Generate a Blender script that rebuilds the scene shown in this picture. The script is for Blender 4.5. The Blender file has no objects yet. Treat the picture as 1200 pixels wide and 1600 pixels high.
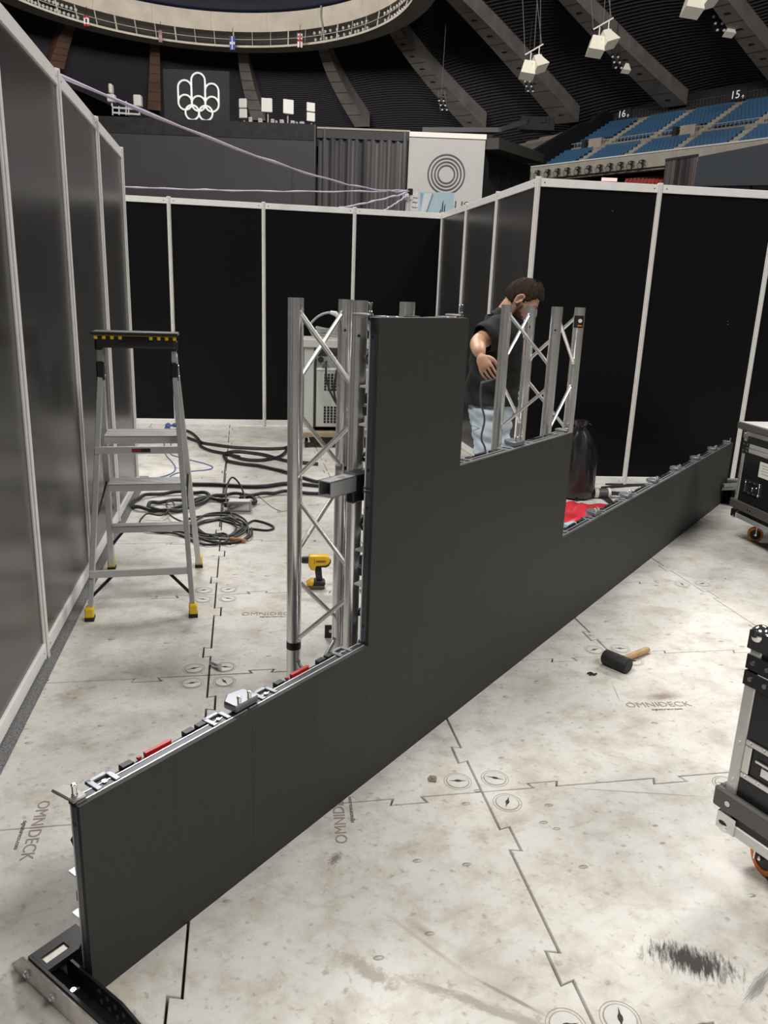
import bpy, bmesh, math, random
from mathutils import Vector, Matrix
random.seed(7)
sc = bpy.context.scene
col = sc.collection
V = Vector
PI = math.pi

# ------------------------------------------------------------------ camera
FPX, PITCH, ROLL, HCAM = 1206.4, 0.2708, -0.0386, 1.5327
_c, _s = math.cos(PITCH), math.sin(PITCH)
_ux, _up, _fw = V((1, 0, 0)), V((0, _s, _c)), V((0, _c, -_s))
_R = _ux*math.cos(ROLL) - _up*math.sin(ROLL)
_U = _ux*math.sin(ROLL) + _up*math.cos(ROLL)
CAM = V((0, 0, HCAM))
cd = bpy.data.cameras.new('camera')
cam = bpy.data.objects.new('camera', cd)
col.objects.link(cam)
cd.sensor_fit = 'VERTICAL'; cd.sensor_height = 36.0; cd.lens = FPX/1600*36.0
cd.clip_start = 0.05; cd.clip_end = 600
M3 = Matrix((_R, _U, -_fw)).transposed()
cam.matrix_world = Matrix.Translation(CAM) @ M3.to_4x4()
sc.camera = cam

# ------------------------------------------------------------------ world, lights, exposure
w = bpy.data.worlds.new('world'); sc.world = w; w.use_nodes = True
bg = w.node_tree.nodes['Background']
bg.inputs['Color'].default_value = (0.95, 0.97, 1.0, 1); bg.inputs['Strength'].default_value = 0.05
sc.view_settings.view_transform = 'Standard'; sc.view_settings.look = 'None'
sc.view_settings.exposure = 0.0; sc.view_settings.gamma = 1.0
sc.view_settings.use_curve_mapping = False

def area(name, loc, target, sx, sy, power, colr=(1, .965, .915)):
    l = bpy.data.lights.new(name, 'AREA'); l.shape = 'RECTANGLE'; l.size = sx; l.size_y = sy
    l.energy = power; l.color = colr
    o = bpy.data.objects.new(name, l); col.objects.link(o)
    o.location = loc
    o.rotation_euler = (V(target)-V(loc)).to_track_quat('-Z', 'Y').to_euler()
    return o
# floodlight banks of the stadium, high above the floor; last two are added fill
area('overhead_light_bank', (-14, -6, 27), (0, 3, 0), 12, 5, 7600)
area('overhead_light_bank', (18, -8, 27), (1, 4, 0), 12, 5, 4700)
area('overhead_light_bank', (-10, 34, 29), (0, 4, 0), 12, 5, 8900)
area('overhead_light_bank', (22, 28, 29), (1, 4, 0), 12, 5, 7600)
area('overhead_light_bank', (4, 22, 33), (8, 110, 22), 16, 6, 22000)  # added unseen fill that brightens the far stands and roof
area('ring_fill_light', (-20.5, 68, 31), (-20.5, 106, 33), 20, 3, 13500)  # added unseen light, aimed to brighten the concrete ring

# ------------------------------------------------------------------ pixel helpers (1200 x 1600 frame)
def ray(px, py):
    return (_R*((px-600)/FPX) + _U*((800-py)/FPX) + _fw)
def G(px, py, z=0.0):
    g = ray(px, py); t = (z-HCAM)/g.z
    return V((g.x*t, g.y*t, z))
def AT(px, py, y):
    g = ray(px, py); return CAM + g*(y/g.y)

def onplane(px, py, P, n):
    g = ray(px, py); return CAM + g*((P-CAM).dot(n)/g.dot(n))

# ------------------------------------------------------------------ materials
MATS = {}
def nodes_of(m):
    m.use_nodes = True
    return m.node_tree.nodes, m.node_tree.links, m.node_tree.nodes['Principled BSDF']
def mat(name, c, rough=.5, metal=0.0, spec=.5, var=0.0, vscale=6.0, bump=0.0, bscale=40.0, emit=None, coat=0.0):
    if name in MATS: return MATS[name]
    m = bpy.data.materials.new(name); N, L, p = nodes_of(m)
    p.inputs['Base Color'].default_value = (*c, 1); p.inputs['Roughness'].default_value = rough
    p.inputs['Metallic'].default_value = metal; p.inputs['Specular IOR Level'].default_value = spec
    p.inputs['Coat Weight'].default_value = coat
    tc = N.new('ShaderNodeTexCoord')
    if var:
        n = N.new('ShaderNodeTexNoise'); n.inputs['Scale'].default_value = vscale; n.inputs['Detail'].default_value = 6
        L.new(tc.outputs['Object'], n.inputs['Vector'])
        r = N.new('ShaderNodeValToRGB')
        r.color_ramp.elements[0].position = .3; r.color_ramp.elements[1].position = .75
        r.color_ramp.elements[0].color = (*[x*(1-var) for x in c], 1)
        r.color_ramp.elements[1].color = (*[min(1, x*(1+var)) for x in c], 1)
        L.new(n.outputs['Fac'], r.inputs['Fac']); L.new(r.outputs['Color'], p.inputs['Base Color'])
    if bump:
        n2 = N.new('ShaderNodeTexNoise'); n2.inputs['Scale'].default_value = bscale; n2.inputs['Detail'].default_value = 4
        L.new(tc.outputs['Object'], n2.inputs['Vector'])
        b = N.new('ShaderNodeBump'); b.inputs['Strength'].default_value = bump; b.inputs['Distance'].default_value = .01
        L.new(n2.outputs['Fac'], b.inputs['Height']); L.new(b.outputs['Normal'], p.inputs['Normal'])
    if emit:
        p.inputs['Emission Color'].default_value = (*emit[0], 1); p.inputs['Emission Strength'].default_value = emit[1]
    MATS[name] = m
    return m

def floor_mat():
    m = bpy.data.materials.new('white_plastic_floor'); N, L, p = nodes_of(m)
    geo = N.new('ShaderNodeNewGeometry')
    def noise(scale, detail=6, vec=None, rough=.55, dist=0):
        n = N.new('ShaderNodeTexNoise'); n.inputs['Scale'].default_value = scale; n.inputs['Detail'].default_value = detail
        n.inputs['Roughness'].default_value = rough; n.inputs['Distortion'].default_value = dist
        L.new(vec or geo.outputs['Position'], n.inputs['Vector']); return n.outputs['Fac']
    def ramp(f, stops):
        r = N.new('ShaderNodeValToRGB'); e = r.color_ramp.elements
        while len(e) < len(stops): e.new(.5)
        for k, (pos, c) in enumerate(stops):
            e[k].position = pos; e[k].color = (*c, 1) if len(c) == 3 else c
        L.new(f, r.inputs['Fac']); return r.outputs['Color']
    def mix(a, b, f=1.0, typ='MULTIPLY'):
        x = N.new('ShaderNodeMix'); x.data_type = 'RGBA'; x.blend_type = typ
        if isinstance(f, float): x.inputs[0].default_value = f
        else: L.new(f, x.inputs[0])
        for k, q in ((6, a), (7, b)):
            if isinstance(q, tuple): x.inputs[k].default_value = (*q, 1)
            else: L.new(q, x.inputs[k])
        return x.outputs[2]
    def math_(op, a, b=None):
        n = N.new('ShaderNodeMath'); n.operation = op
        for k, q in enumerate((a, b)):
            if q is None: continue
            if isinstance(q, (int, float)): n.inputs[k].default_value = q
            else: L.new(q, n.inputs[k])
        return n.outputs[0]
    def mapped(rot, scale, loc=(0, 0, 0)):
        mp = N.new('ShaderNodeMapping'); mp.vector_type = 'TEXTURE'
        mp.inputs['Rotation'].default_value = (0, 0, rot); mp.inputs['Scale'].default_value = scale
        mp.inputs['Location'].default_value = loc
        L.new(geo.outputs['Position'], mp.inputs['Vector']); return mp.outputs['Vector']
    base = ramp(noise(1.3, 8, rough=.6), [(.3, (.62, .60, .56)), (.5, (.73, .715, .68)), (.72, (.80, .785, .75))])
    base = mix(base, ramp(noise(6.5, 8, rough=.65), [(.3, (.70, .67, .62)), (.54, (1, 1, 1))]), 1.0)
    st = mapped(.55, (1.0, .1, 1)); base = mix(base, ramp(noise(4, 6, st), [(.28, (.78, .76, .73)), (.46, (1, 1, 1))]), .4)
    st = mapped(-.4, (1.0, .06, 1)); base = mix(base, ramp(noise(5, 6, st), [(.3, (.74, .72, .69)), (.42, (1, 1, 1))]), .3)
    base = mix(base, ramp(noise(2.7, 5, rough=.5), [(.6, (1, 1, 1)), (.74, (.9, .83, .68))]), .55)
    base = mix(base, ramp(noise(38, 4), [(.29, (.6, .57, .53)), (.40, (1, 1, 1))]), .8)
    base = mix(base, ramp(noise(.55, 5, rough=.6), [(.35, (.91, .90, .885)), (.6, (1, 1, 1))]), 1.0)
    base = mix(base, ramp(noise(17, 6, rough=.7), [(.34, (.82, .80, .77)), (.48, (1, 1, 1))]), .7)
    # black tyre rub near the right front, brown rub beside the printed word
    for loc, rot, sc_, dens, dark in (((.795, 1.532, 0), -.30, (.135, .06, 1), (26, 2.2), (.07, .062, .06)),
                                      ((1.17, 2.86, 0), .17, (.085, .04, 1), (3, 26), (.30, .24, .21)),
                                      ((.93, 1.47, 0), .75, (.10, .018, 1), (5, 20), (.25, .24, .23)),
                                      ((-.10, 1.84, 0), 1.2, (.04, .02, 1), (8, 8), (.25, .22, .19)),
                                      ((.0, 1.47, 0), -.55, (.12, .03, 1), (10, 2), (.45, .41, .37)),
                                      ((.28, 1.38, 0), -.35, (.28, .02, 1), (10, 2), (.42, .39, .35))):
        vec = mapped(rot, sc_, loc)
        ln = N.new('ShaderNodeVectorMath'); ln.operation = 'LENGTH'; L.new(vec, ln.inputs[0])
        mp = N.new('ShaderNodeMapping'); mp.inputs['Scale'].default_value = (dens[0]*.25, dens[1]*.25, 1); L.new(vec, mp.inputs['Vector'])
        nz = noise(2.0, 5, mp.outputs['Vector'], .7)
        f = math_('SUBTRACT', math_('ADD', math_('MULTIPLY', nz, 1.6), -.25), math_('MULTIPLY', ln.outputs['Value'], .62))
        f = math_('MULTIPLY', f, 3.0); f.node.use_clamp = True
        base = mix(base, dark, f, 'MIX')
    # long drag scuffs
    for (q0, q1, wd, dark, k_) in (((590, 1418), (742, 1532), .010, (.46, .42, .37), 1.3), ((735, 1525), (862, 1592), .007, (.34, .31, .27), 2.2), ((630, 1432), (690, 1476), .022, (.42, .38, .33), 1.4), ((690, 1470), (790, 1520), .018, (.52, .49, .45), 1.0),
                                   ((640, 1290), (760, 1440), .014, (.60, .57, .53), .9), ((835, 1401), (1190, 1430), .010, (.60, .57, .53), 1.0), ((980, 1395), (1190, 1365), .05, (.60, .585, .56), .8), ((520, 1330), (640, 1400), .012, (.56, .53, .48), .9), ((870, 1230), (1120, 1246), .0035, (.40, .36, .32), 2.5), ((956, 1066), (969, 1098), .003, (.36, .33, .29), 2.5)):
        a_, c_ = G(*q0), G(*q1); dd_ = c_-a_
        vec = mapped(math.atan2(dd_.y, dd_.x), (dd_.length*.55, wd, 1), (a_+c_)/2)
        ln = N.new('ShaderNodeVectorMath'); ln.operation = 'LENGTH'; L.new(vec, ln.inputs[0])
        f = math_('MULTIPLY', math_('SUBTRACT', 1.0, ln.outputs['Value']), k_)
        f = math_('MULTIPLY', f, math_('ADD', noise(24, 5), .25)); f.node.use_clamp = True
        base = mix(base, dark, f, 'MIX')
    L.new(base, p.inputs['Base Color'])
    p.inputs['Roughness'].default_value = .42; p.inputs['Specular IOR Level'].default_value = .4
    L.new(ramp(noise(5, 6), [(.3, (.36,)*3), (.7, (.6,)*3)]), p.inputs['Roughness'])
    # embossed lozenges and shallow dents
    vo = N.new('ShaderNodeTexVoronoi'); vo.inputs['Scale'].default_value = 10.5; vo.inputs['Randomness'].default_value = .7
    L.new(mapped(.18, (1.5, .8, 1)), vo.inputs['Vector'])
    d = math_('SUBTRACT', 1.0, math_('DIVIDE', vo.outputs['Distance'], .10)); d.node.use_clamp = True
    rim = ramp(vo.outputs['Distance'], [(0, (1.06, 1.06, 1.05)), (.055, (1.03, 1.03, 1.02)), (.08, (.66, .63, .58)), (.125, (1, 1, 1))])
    base = mix(base, rim, ramp(noise(2.2, 3), [(.30, (.15, .15, .15)), (.55, (1, 1, 1))]))
    L.new(base, p.inputs['Base Color'])
    b = N.new('ShaderNodeBump'); b.inputs['Strength'].default_value = 1.0; b.inputs['Distance'].default_value = .010
    L.new(d, b.inputs['Height'])
    b2 = N.new('ShaderNodeBump'); b2.inputs['Strength'].default_value = .35; b2.inputs['Distance'].default_value = .008
    L.new(noise(9, 6), b2.inputs['Height']); L.new(b2.outputs['Normal'], b.inputs['Normal'])
    L.new(b.outputs['Normal'], p.inputs['Normal'])
    return m

def led_mat():
    m = bpy.data.materials.new('led_face'); N, L, p = nodes_of(m)
    tc = N.new('ShaderNodeTexCoord'); sp = N.new('ShaderNodeSeparateXYZ'); L.new(tc.outputs['Object'], sp.inputs[0])
    def M(op, a, b):
        n = N.new('ShaderNodeMath'); n.operation = op
        for k, q in enumerate((a, b)):
            if isinstance(q, (int, float)): n.inputs[k].default_value = q
            else: L.new(q, n.inputs[k])
        return n.outputs[0]
    def cell(o):
        f = M('FRACT', M('MULTIPLY', o, 1/.0039), 0)
        return M('ABSOLUTE', M('SUBTRACT', f, .5), 0)
    dx, dz = cell(sp.outputs['X']), cell(sp.outputs['Z'])
    led = M('LESS_THAN', M('MAXIMUM', dx, dz), .27)
    r = N.new('ShaderNodeMix'); r.data_type = 'RGBA'
    L.new(led, r.inputs[0]); r.inputs[6].default_value = (.020, .020, .020, 1); r.inputs[7].default_value = (.076, .073, .070, 1)
    L.new(r.outputs[2], p.inputs['Base Color'])
    p.inputs['Roughness'].default_value = .62; p.inputs['Specular IOR Level'].default_value = .4
    return m

def louver_mat():
    return mat('dark_louvre', (.046, .043, .052), .75, 0, .15)

ALU = mat('anodised_aluminium', (.72, .71, .69), .36, .55, .5, .06, 9)
RAIL = mat('white_aluminium_rail', (.93, .92, .90), .34, .05, .5, .04, 14)
TRUSS = mat('truss_tube_aluminium', (.87, .87, .86), .25, .84, .5, .06, 10)
STEEL = mat('bright_steel', (.72, .72, .72), .22, 1.0)
BLKPANEL = mat('black_laminate', (.0042, .0042, .0050), .42, 0, .20)
SATIN = mat('dark_satin_laminate', (.038, .036, .036), .25, 0, .8)
BLKMETAL = mat('black_powder_coat', (.012, .012, .014), .42, 0, .5)
BLKPLAS = mat('black_plastic', (.014, .014, .015), .45, 0, .5)
BLUEMETAL = mat('blue_grey_frame', (.25, .27, .30), .36, .6)
DARKGAP = mat('seam_dark', (.05, .04, .03), .8)
RUBBER = mat('black_rubber', (.016, .016, .017), .6, 0, .4, .2, 30)
CABLE = mat('black_cable_jacket', (.018, .018, .02), .5)
GREYCABLE = mat('grey_cable_jacket', (.35, .35, .34), .5)
CABLEB = mat('blue_cable_jacket', (.05, .12, .30), .5)
YEL = mat('yellow_plastic', (.80, .55, .02), .4)
REDP = mat('red_plastic', (.65, .02, .03), .4)
FLOOR = floor_mat()
LED = led_mat()
CONC = mat('stained_concrete', (.52, .46, .385), .85, 0, .2, .14, .5)
CONCD = mat('rib_concrete', (.34, .31, .285), .9, 0, .1, .22, .5)
CONCB = mat('brown_rib_concrete', (.23, .13, .095), .9, 0, .1, .2, .5)
LOUV = louver_mat()

# ------------------------------------------------------------------ mesh builder
class MB:
    def __init__(s): s.v = []; s.f = []
    def add(s, vs, fs):
        o = len(s.v); s.v += [V(a) for a in vs]; s.f += [tuple(i+o for i in q) for q in fs]; return s
    def box(s, c, size, X=None, Y=None, Z=None):
        c = V(c); X = V(X or (1, 0, 0)); Y = V(Y or (0, 1, 0)); Z = V(Z or (0, 0, 1))
        a, b, h = size[0]/2, size[1]/2, size[2]/2
        vs = [c+X*(a*i)+Y*(b*j)+Z*(h*k) for k in (-1, 1) for j in (-1, 1) for i in (-1, 1)]
        return s.add(vs, [(0, 2, 3, 1), (4, 5, 7, 6), (0, 1, 5, 4), (2, 6, 7, 3), (0, 4, 6, 2), (1, 3, 7, 5)])
    def span(s, lo, hi):
        lo, hi = V(lo), V(hi); return s.box((lo+hi)/2, hi-lo)
    def bar(s, p0, p1, wx, wy, up=(0, 0, 1)):
        p0, p1 = V(p0), V(p1); Z = (p1-p0); l = Z.length; Z.normalize(); up = V(up)
        if abs(Z.dot(up)) > .98: up = V((1, 0, 0))
        X = up.cross(Z).normalized(); Y = Z.cross(X)
        return s.box((p0+p1)/2, (wx, wy, l), X, Y, Z)
    def cyl(s, p0, p1, r0, r1=None, n=12, caps=True):
        r1 = r0 if r1 is None else r1
        p0, p1 = V(p0), V(p1); Z = (p1-p0).normalized()
        X = (V((1, 0, 0)) if abs(Z.x) < .8 else V((0, 1, 0))).cross(Z).normalized(); Y = Z.cross(X)
        vs = [p+(X*math.cos(t)+Y*math.sin(t))*r for p, r in ((p0, r0), (p1, r1)) for t in [2*PI*k/n for k in range(n)]]
        fs = [(k, (k+1) % n, n+(k+1) % n, n+k) for k in range(n)]
        if caps: fs += [tuple(range(n-1, -1, -1)), tuple(range(n, 2*n))]
        return s.add(vs, fs)
    def pipe(s, p0, p1, r, ri, n=20):
        p0, p1 = V(p0), V(p1); Z = (p1-p0).normalized()
        X = (V((1, 0, 0)) if abs(Z.x) < .8 else V((0, 1, 0))).cross(Z).normalized(); Y = Z.cross(X)
        vs = [p+(X*math.cos(t)+Y*math.sin(t))*q for p, q in ((p0, r), (p1, r), (p1, ri), (p0, ri)) for t in [2*PI*k/n for k in range(n)]]
        fs = [(a*n+k, a*n+(k+1) % n, ((a+1) % 4)*n+(k+1) % n, ((a+1) % 4)*n+k) for a in range(4) for k in range(n)]
        return s.add(vs, fs)
    def tube(s, pts, r, n=8, closed=False):
        pts = [V(p) for p in pts]; m = len(pts); rings = []; X = None
        for i, p in enumerate(pts):
            a = pts[i-1] if (i > 0 or closed) else p; b = pts[(i+1) % m] if (i < m-1 or closed) else p
            T = (b-a).normalized()
            if X is None: X = (V((0, 0, 1)) if abs(T.z) < .9 else V((1, 0, 0))).cross(T).normalized()
            X = (X - T*X.dot(T)).normalized(); Y = T.cross(X)
            rr = r[i] if isinstance(r, (list, tuple)) else r
            rings.append([p+(X*math.cos(t)+Y*math.sin(t))*rr for t in [2*PI*k/n for k in range(n)]])
        vs = [q for g in rings for q in g]
        fs = [(i*n+k, i*n+(k+1) % n, ((i+1) % m)*n+(k+1) % n, ((i+1) % m)*n+k) for i in range(m if closed else m-1) for k in range(n)]
        if not closed: fs += [tuple(range(n-1, -1, -1)), tuple(range((m-1)*n, m*n))]
        return s.add(vs, fs)
    def prism(s, poly, h0, h1, M=None):
        n = len(poly); M = M or Matrix.Identity(4)
        vs = [M @ V((x, y, h)) for h in (h0, h1) for x, y in poly]
        return s.add(vs, [tuple(range(n-1, -1, -1)), tuple(range(n, 2*n))]+[(k, (k+1) % n, n+(k+1) % n, n+k) for k in range(n)])
    def lathe(s, prof, c=(0, 0, 0), n=20, M=None):
        M = M or Matrix.Translation(V(c)); m = len(prof)
        vs = [M @ V((r*math.cos(2*PI*k/n), r*math.sin(2*PI*k/n), z)) for r, z in prof for k in range(n)]
        fs = [(i*n+k, i*n+(k+1) % n, (i+1)*n+(k+1) % n, (i+1)*n+k) for i in range(m-1) for k in range(n)]
        fs += [tuple(range(n-1, -1, -1)), tuple(range((m-1)*n, m*n))]
        return s.add(vs, fs)
    def ball(s, c, r, n=12, M=None):
        m = max(4, n//2)
        prof = [(max(.0005, r*math.sin(PI*k/m)), -r*math.cos(PI*k/m)) for k in range(m+1)]
        return s.lathe(prof, c, n, M)
    def build(s, name, m, parent=None, bevel=0, smooth=35, world=True, seg=1):
        me = bpy.data.meshes.new(name)
        vs = s.v
        if parent is not None and world:
            inv = wmat(parent).inverted(); vs = [inv @ v for v in vs]
        me.from_pydata([tuple(v) for v in vs], [], s.f)
        me.materials.append(m)
        bm = bmesh.new(); bm.from_mesh(me); bmesh.ops.recalc_face_normals(bm, faces=bm.faces)
        if bevel:
            es = [e for e in bm.edges if len(e.link_faces) == 2 and e.calc_face_angle(0) > .6]
            bmesh.ops.bevel(bm, geom=es, offset=bevel, segments=seg, affect='EDGES', profile=.5)
        bm.to_mesh(me); bm.free()
        if smooth:
            me.shade_smooth(); me.set_sharp_from_angle(angle=math.radians(smooth))
        o = bpy.data.objects.new(name, me); col.objects.link(o)
        if parent is not None: o.parent = parent
        return o
def wmat(o):
    m = o.matrix_basis.copy()
    while o.parent: o = o.parent; m = o.matrix_basis @ m
    return m
def tag(o, label=None, cat=None, group=None, kind=None):
    for k, q in (('label', label), ('category', cat), ('group', group), ('kind', kind)):
        if q: o[k] = q
    return o
def thing(name, label, cat, loc=(0, 0, 0), rz=0.0, group=None):
    o = bpy.data.objects.new(name, None); o.empty_display_size = .1; col.objects.link(o)
    o.location = loc; o.rotation_euler = (0, 0, rz)
    o.matrix_basis = Matrix.Translation(V(loc)) @ Matrix.Rotation(rz, 4, 'Z')
    return tag(o, label, cat, group)
def struct(name, loc=(0, 0, 0), rz=0.0):
    o = thing(name, None, None, loc, rz); o['kind'] = 'structure'; return o
def share(src, name, parent, loc=(0, 0, 0), rz=0.0, sc_=None):
    o = src.copy(); o.name = name; col.objects.link(o); o.parent = parent
    o.matrix_basis = Matrix.Translation(V(loc)) @ Matrix.Rotation(rz, 4, 'Z')
    return o
def copy_tree(o, parent=None):
    c = o.copy(); col.objects.link(c); c.parent = parent
    for ch in list(o.children): copy_tree(ch, c)
    return c
def smoothpath(P, k=6, closed=False):
    P = [V(p) for p in P]; out = []; n = len(P)
    for i in range(n if closed else n-1):
        p0 = P[i-1] if (i > 0 or closed) else P[i]; p1 = P[i]; p2 = P[(i+1) % n]; p3 = P[(i+2) % n] if (i+2 < n or closed) else P[-1]
        for j in range(k):
            t = j/k
            out.append(.5*((2*p1)+(p2-p0)*t+(2*p0-5*p1+4*p2-p3)*t*t+(3*p1-p0-3*p2+p3)*t**3))
    if not closed: out.append(P[-1])
    return out
def text(name, body, size, m, parent, mw, ext=.0006, align='CENTER'):
    cu = bpy.data.curves.new(name, 'FONT'); cu.body = body; cu.size = size; cu.extrude = ext; cu.align_x = align; cu.align_y = 'CENTER'
    cu.resolution_u = 3
    o = bpy.data.objects.new(name, cu); col.objects.link(o)
    dg = bpy.context.evaluated_depsgraph_get()
    me = bpy.data.meshes.new_from_object(o.evaluated_get(dg)); bpy.data.objects.remove(o)
    me.materials.clear(); me.materials.append(m)
    o = bpy.data.objects.new(name, me); col.objects.link(o)
    o.parent = parent; o.matrix_basis = (wmat(parent).inverted() if parent else Matrix.Identity(4)) @ mw
    return o
def frame_m(o, X, Y, Z=None):
    X = V(X).normalized(); Y = V(Y).normalized(); Z = V(Z).normalized() if Z else X.cross(Y)
    return Matrix(((X.x, Y.x, Z.x, o[0]), (X.y, Y.y, Z.y, o[1]), (X.z, Y.z, Z.z, o[2]), (0, 0, 0, 1)))

# ================================================================== FLOOR
TH = math.radians(10.7)
FA, FB = V((math.cos(TH), math.sin(TH), 0)), V((-math.sin(TH), math.cos(TH), 0))
PL = .9
J1 = V((.353, 2.175, 0))
floor = struct('floor')
b = MB(); b.span((-160, -60, -.2), (160, 220, -.034)); b.build('floor_base', mat('stadium_floor_base', (.10, .09, .08), .9), floor)
def edge_profile(kind):
    # offsets (t along the edge, n across); two dovetails that interlock with the next panel
    if kind == 'h': return [(.195, 0), (.183, .026), (.297, .026), (.285, 0), (.672, 0), (.657, -.03), (.79, -.03), (.775, 0)]
    return [(.205, 0), (.196, .032), (.314, .032), (.305, 0), (.715, 0), (.705, -.032), (.815, -.032), (.805, 0)]
def panel_mesh(nx=1):
    L_ = PL; g = .0022; gv = .0036
    pts = []
    hp = edge_profile('h'); vp = edge_profile('v')
    # local frame: x along FA, y along FB, origin at lower-left junction; vertical t runs downward from the top junction
    hp = [(t+k, n) for k in range(nx) for t, n in hp]; W_ = L_*nx
    pts += [(0, 0)] + [(t*L_, n) for t, n in hp] + [(W_, 0)]
    pts += [(W_+n, L_-t*L_) for t, n in reversed(vp)] + [(W_, L_)]
    pts += [(t*L_, L_+n) for t, n in reversed(hp)] + [(0, L_)]
    pts += [(n, L_-t*L_) for t, n in vp]
    n = len(pts); out = []
    for i in range(n):
        p0, p1, p2 = V(pts[i-1]), V(pts[i]), V(pts[(i+1) % n])
        def inw(a, c):
            d = (c-a).normalized(); nn = V((-d.y, d.x)); return nn, (gv if abs(d.y) > abs(d.x) else g)
        n1, w1 = inw(p0, p1); n2, w2 = inw(p1, p2)
        den = n1.x*n2.y-n1.y*n2.x
        if abs(den) < 1e-4: q = p1+n1*w1
        else:
            k1, k2 = n1.dot(p1)+w1, n2.dot(p1)+w2
            q = V(((k1*n2.y-k2*n1.y)/den, (n1.x*k2-n2.x*k1)/den))
        out.append((q.x, q.y))
    mb = MB(); mb.prism(out, -.034, -.0015)
    ins = [];  # small chamfer ring on top
    o = len(mb.v)
    k = n
    cx = []
    for i in range(n):
        p0, p1, p2 = V(out[i-1]), V(out[i]), V(out[(i+1) % n])
        d1, d2 = (p1-p0).normalized(), (p2-p1).normalized()
        nn = (V((-d1.y, d1.x))+V((-d2.y, d2.x))); nn = nn/max(.5, nn.length_squared/2)*1.0
        q = p1+nn*.0015; cx.append((q.x, q.y))
    mb.f.pop(1)
    mb.v += [V((x, y, 0)) for x, y in cx]
    mb.f += [tuple(range(o, o+n))] + [(n+i, n+(i+1) % n, o+(i+1) % n, o+i) for i in range(n)]
    return mb
wide_panel = panel_mesh(2).build('floor_panel', FLOOR, floor, smooth=0, world=False)
wide_panel.matrix_basis = Matrix.Translation(J1) @ Matrix.Rotation(TH, 4, 'Z')
proto_panel = panel_mesh().build('floor_panel', FLOOR, floor, smooth=0, world=False)
LOCKM = mat('cam_lock_plastic', (.66, .65, .62), .42, 0, .5, .08, 30); LOCKG = mat('lock_groove_grime', (.36, .33, .285), .8)
bits = []
b = MB(); b.lathe([(.0465, -.001), (.0465, .0006), (.0445, .0006), (.0445, -.001)], n=24); bits.append((b, LOCKG))
b = MB(); b.lathe([(.0385, -.001), (.0385, .0008), (.0352, .0008), (.0352, -.001)], n=24); bits.append((b, LOCKG))
b = MB(); b.lathe([(.0352, -.001), (.0352, .0018), (.030, .0024), (.003, .0026)], n=24); bits.append((b, LOCKM))
b = MB(); b.prism([(-.030, 0), (-.012, -.0022), (-.004, -.006), (.004, -.006), (.012, -.0022), (.030, 0), (.012, .0022), (.004, .006), (-.004, .006), (-.012, .0022)], .0, .0030); bits.append((b, DARKGAP))
allb = MB(); mi = []
for q, m_ in bits: allb.add(q.v, q.f); mi += [m_]*len(q.f)
proto_lock = allb.build('cam_lock', LOCKM, proto_panel, world=False, smooth=30)
for m_ in (LOCKG, DARKGAP): proto_lock.data.materials.append(m_)
for f, m_ in zip(proto_lock.data.polygons, mi): f.material_index = [LOCKM, LOCKG, DARKGAP].index(m_)
cells = []
for i in range(-6, 10):
    for j in range(-5, 10):
        o = J1 + FA*(i*PL) + FB*(j*PL)
        cx = o+FA*(PL/2)+FB*(PL/2)
        if cx.y < -.5 or cx.y > 9.8 or cx.x < -.62*cx.y-1.2 or cx.x > .58*cx.y+2.3: continue
        cells.append((i, j, o, cx))
first = True; lock_used = False
for i, j, o, cx in cells:
    sx = 0.0
    if (i, j) in ((0, 0), (1, 0)): p = wide_panel; sx = PL*i
    elif first: p = proto_panel; first = False
    else: p = share(proto_panel, 'floor_panel', floor)
    if p is not wide_panel: p.matrix_basis = Matrix.Translation(o) @ Matrix.Rotation(TH, 4, 'Z')
    near = .6 < cx.y < 4.4 and cx.x < .5*cx.y+.9
    if near:
        for a_, b_ in ((.064, .064), (PL-.064, .064), (.064, PL-.064), (PL-.064, PL-.064)):
            if (i, j) == (-1, -1) and a_ > .5 and b_ > .5: continue
            if ((i, j) == (0, 0) and a_ > .5 and b_ < .5) or ((i, j) == (1, 0) and a_ < .5 and b_ < .5): continue
            ang = random.uniform(-.5, .5)+(PI/2 if random.random() < .25 else 0)
            if not lock_used:
                lock_used = True; lk = proto_lock; lk.parent = p
                lk.matrix_basis = Matrix.Translation((a_+sx, b_, 0)) @ Matrix.Rotation(ang, 4, 'Z')
            else:
                lk = share(proto_lock, 'cam_lock', p, (a_+sx, b_, 0), ang)
INK = mat('stamped_lettering', (.33, .29, .24), .8)
INK2 = mat('stamped_small_lettering', (.16, .125, .09), .8)
def stamp(c, ang, s=1.0):
    X = V((math.cos(ang), math.sin(ang), 0)); Y = V((-X.y, X.x, 0))
    text('lettering', 'OMNIDECK', .052*s, INK, floor, frame_m(V(c), X, Y))
    text('lettering', 'signatureco.com', .0195*s, INK2, floor, frame_m(V(c)-Y*.036*s+X*.02*s, X, Y))
stamp((1.13, 2.79, .0006), .12)
stamp((-.982, 1.915, .0006), -1.345, .98)
stamp((-.100, 2.035, .0006), 1.697, .98)
stamp((-.55, 3.55, .0006), .12)
# carpet strip under the left partition
b = MB(); b.add([(-.86, .2, .004), (-1.02, .2, .004)], [])
b = MB()
LW0, LWD = V((-1.418, 2.985, 0)), V((-.1925, 1.0125, 0))
LN = V((LWD.y, -LWD.x, 0)).normalized()
b.box(LW0+LWD*.6-LN*.035+V((0, 0, .002)), (5.6, .18, .008), LWD.normalized(), LN, (0, 0, 1))
tr = b.build('trim_1', mat('grey_fleck_carpet', (.22, .22, .225), .95, 0, .1, .7, 160, .5, 300)); tr['kind'] = 'structure'

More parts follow.
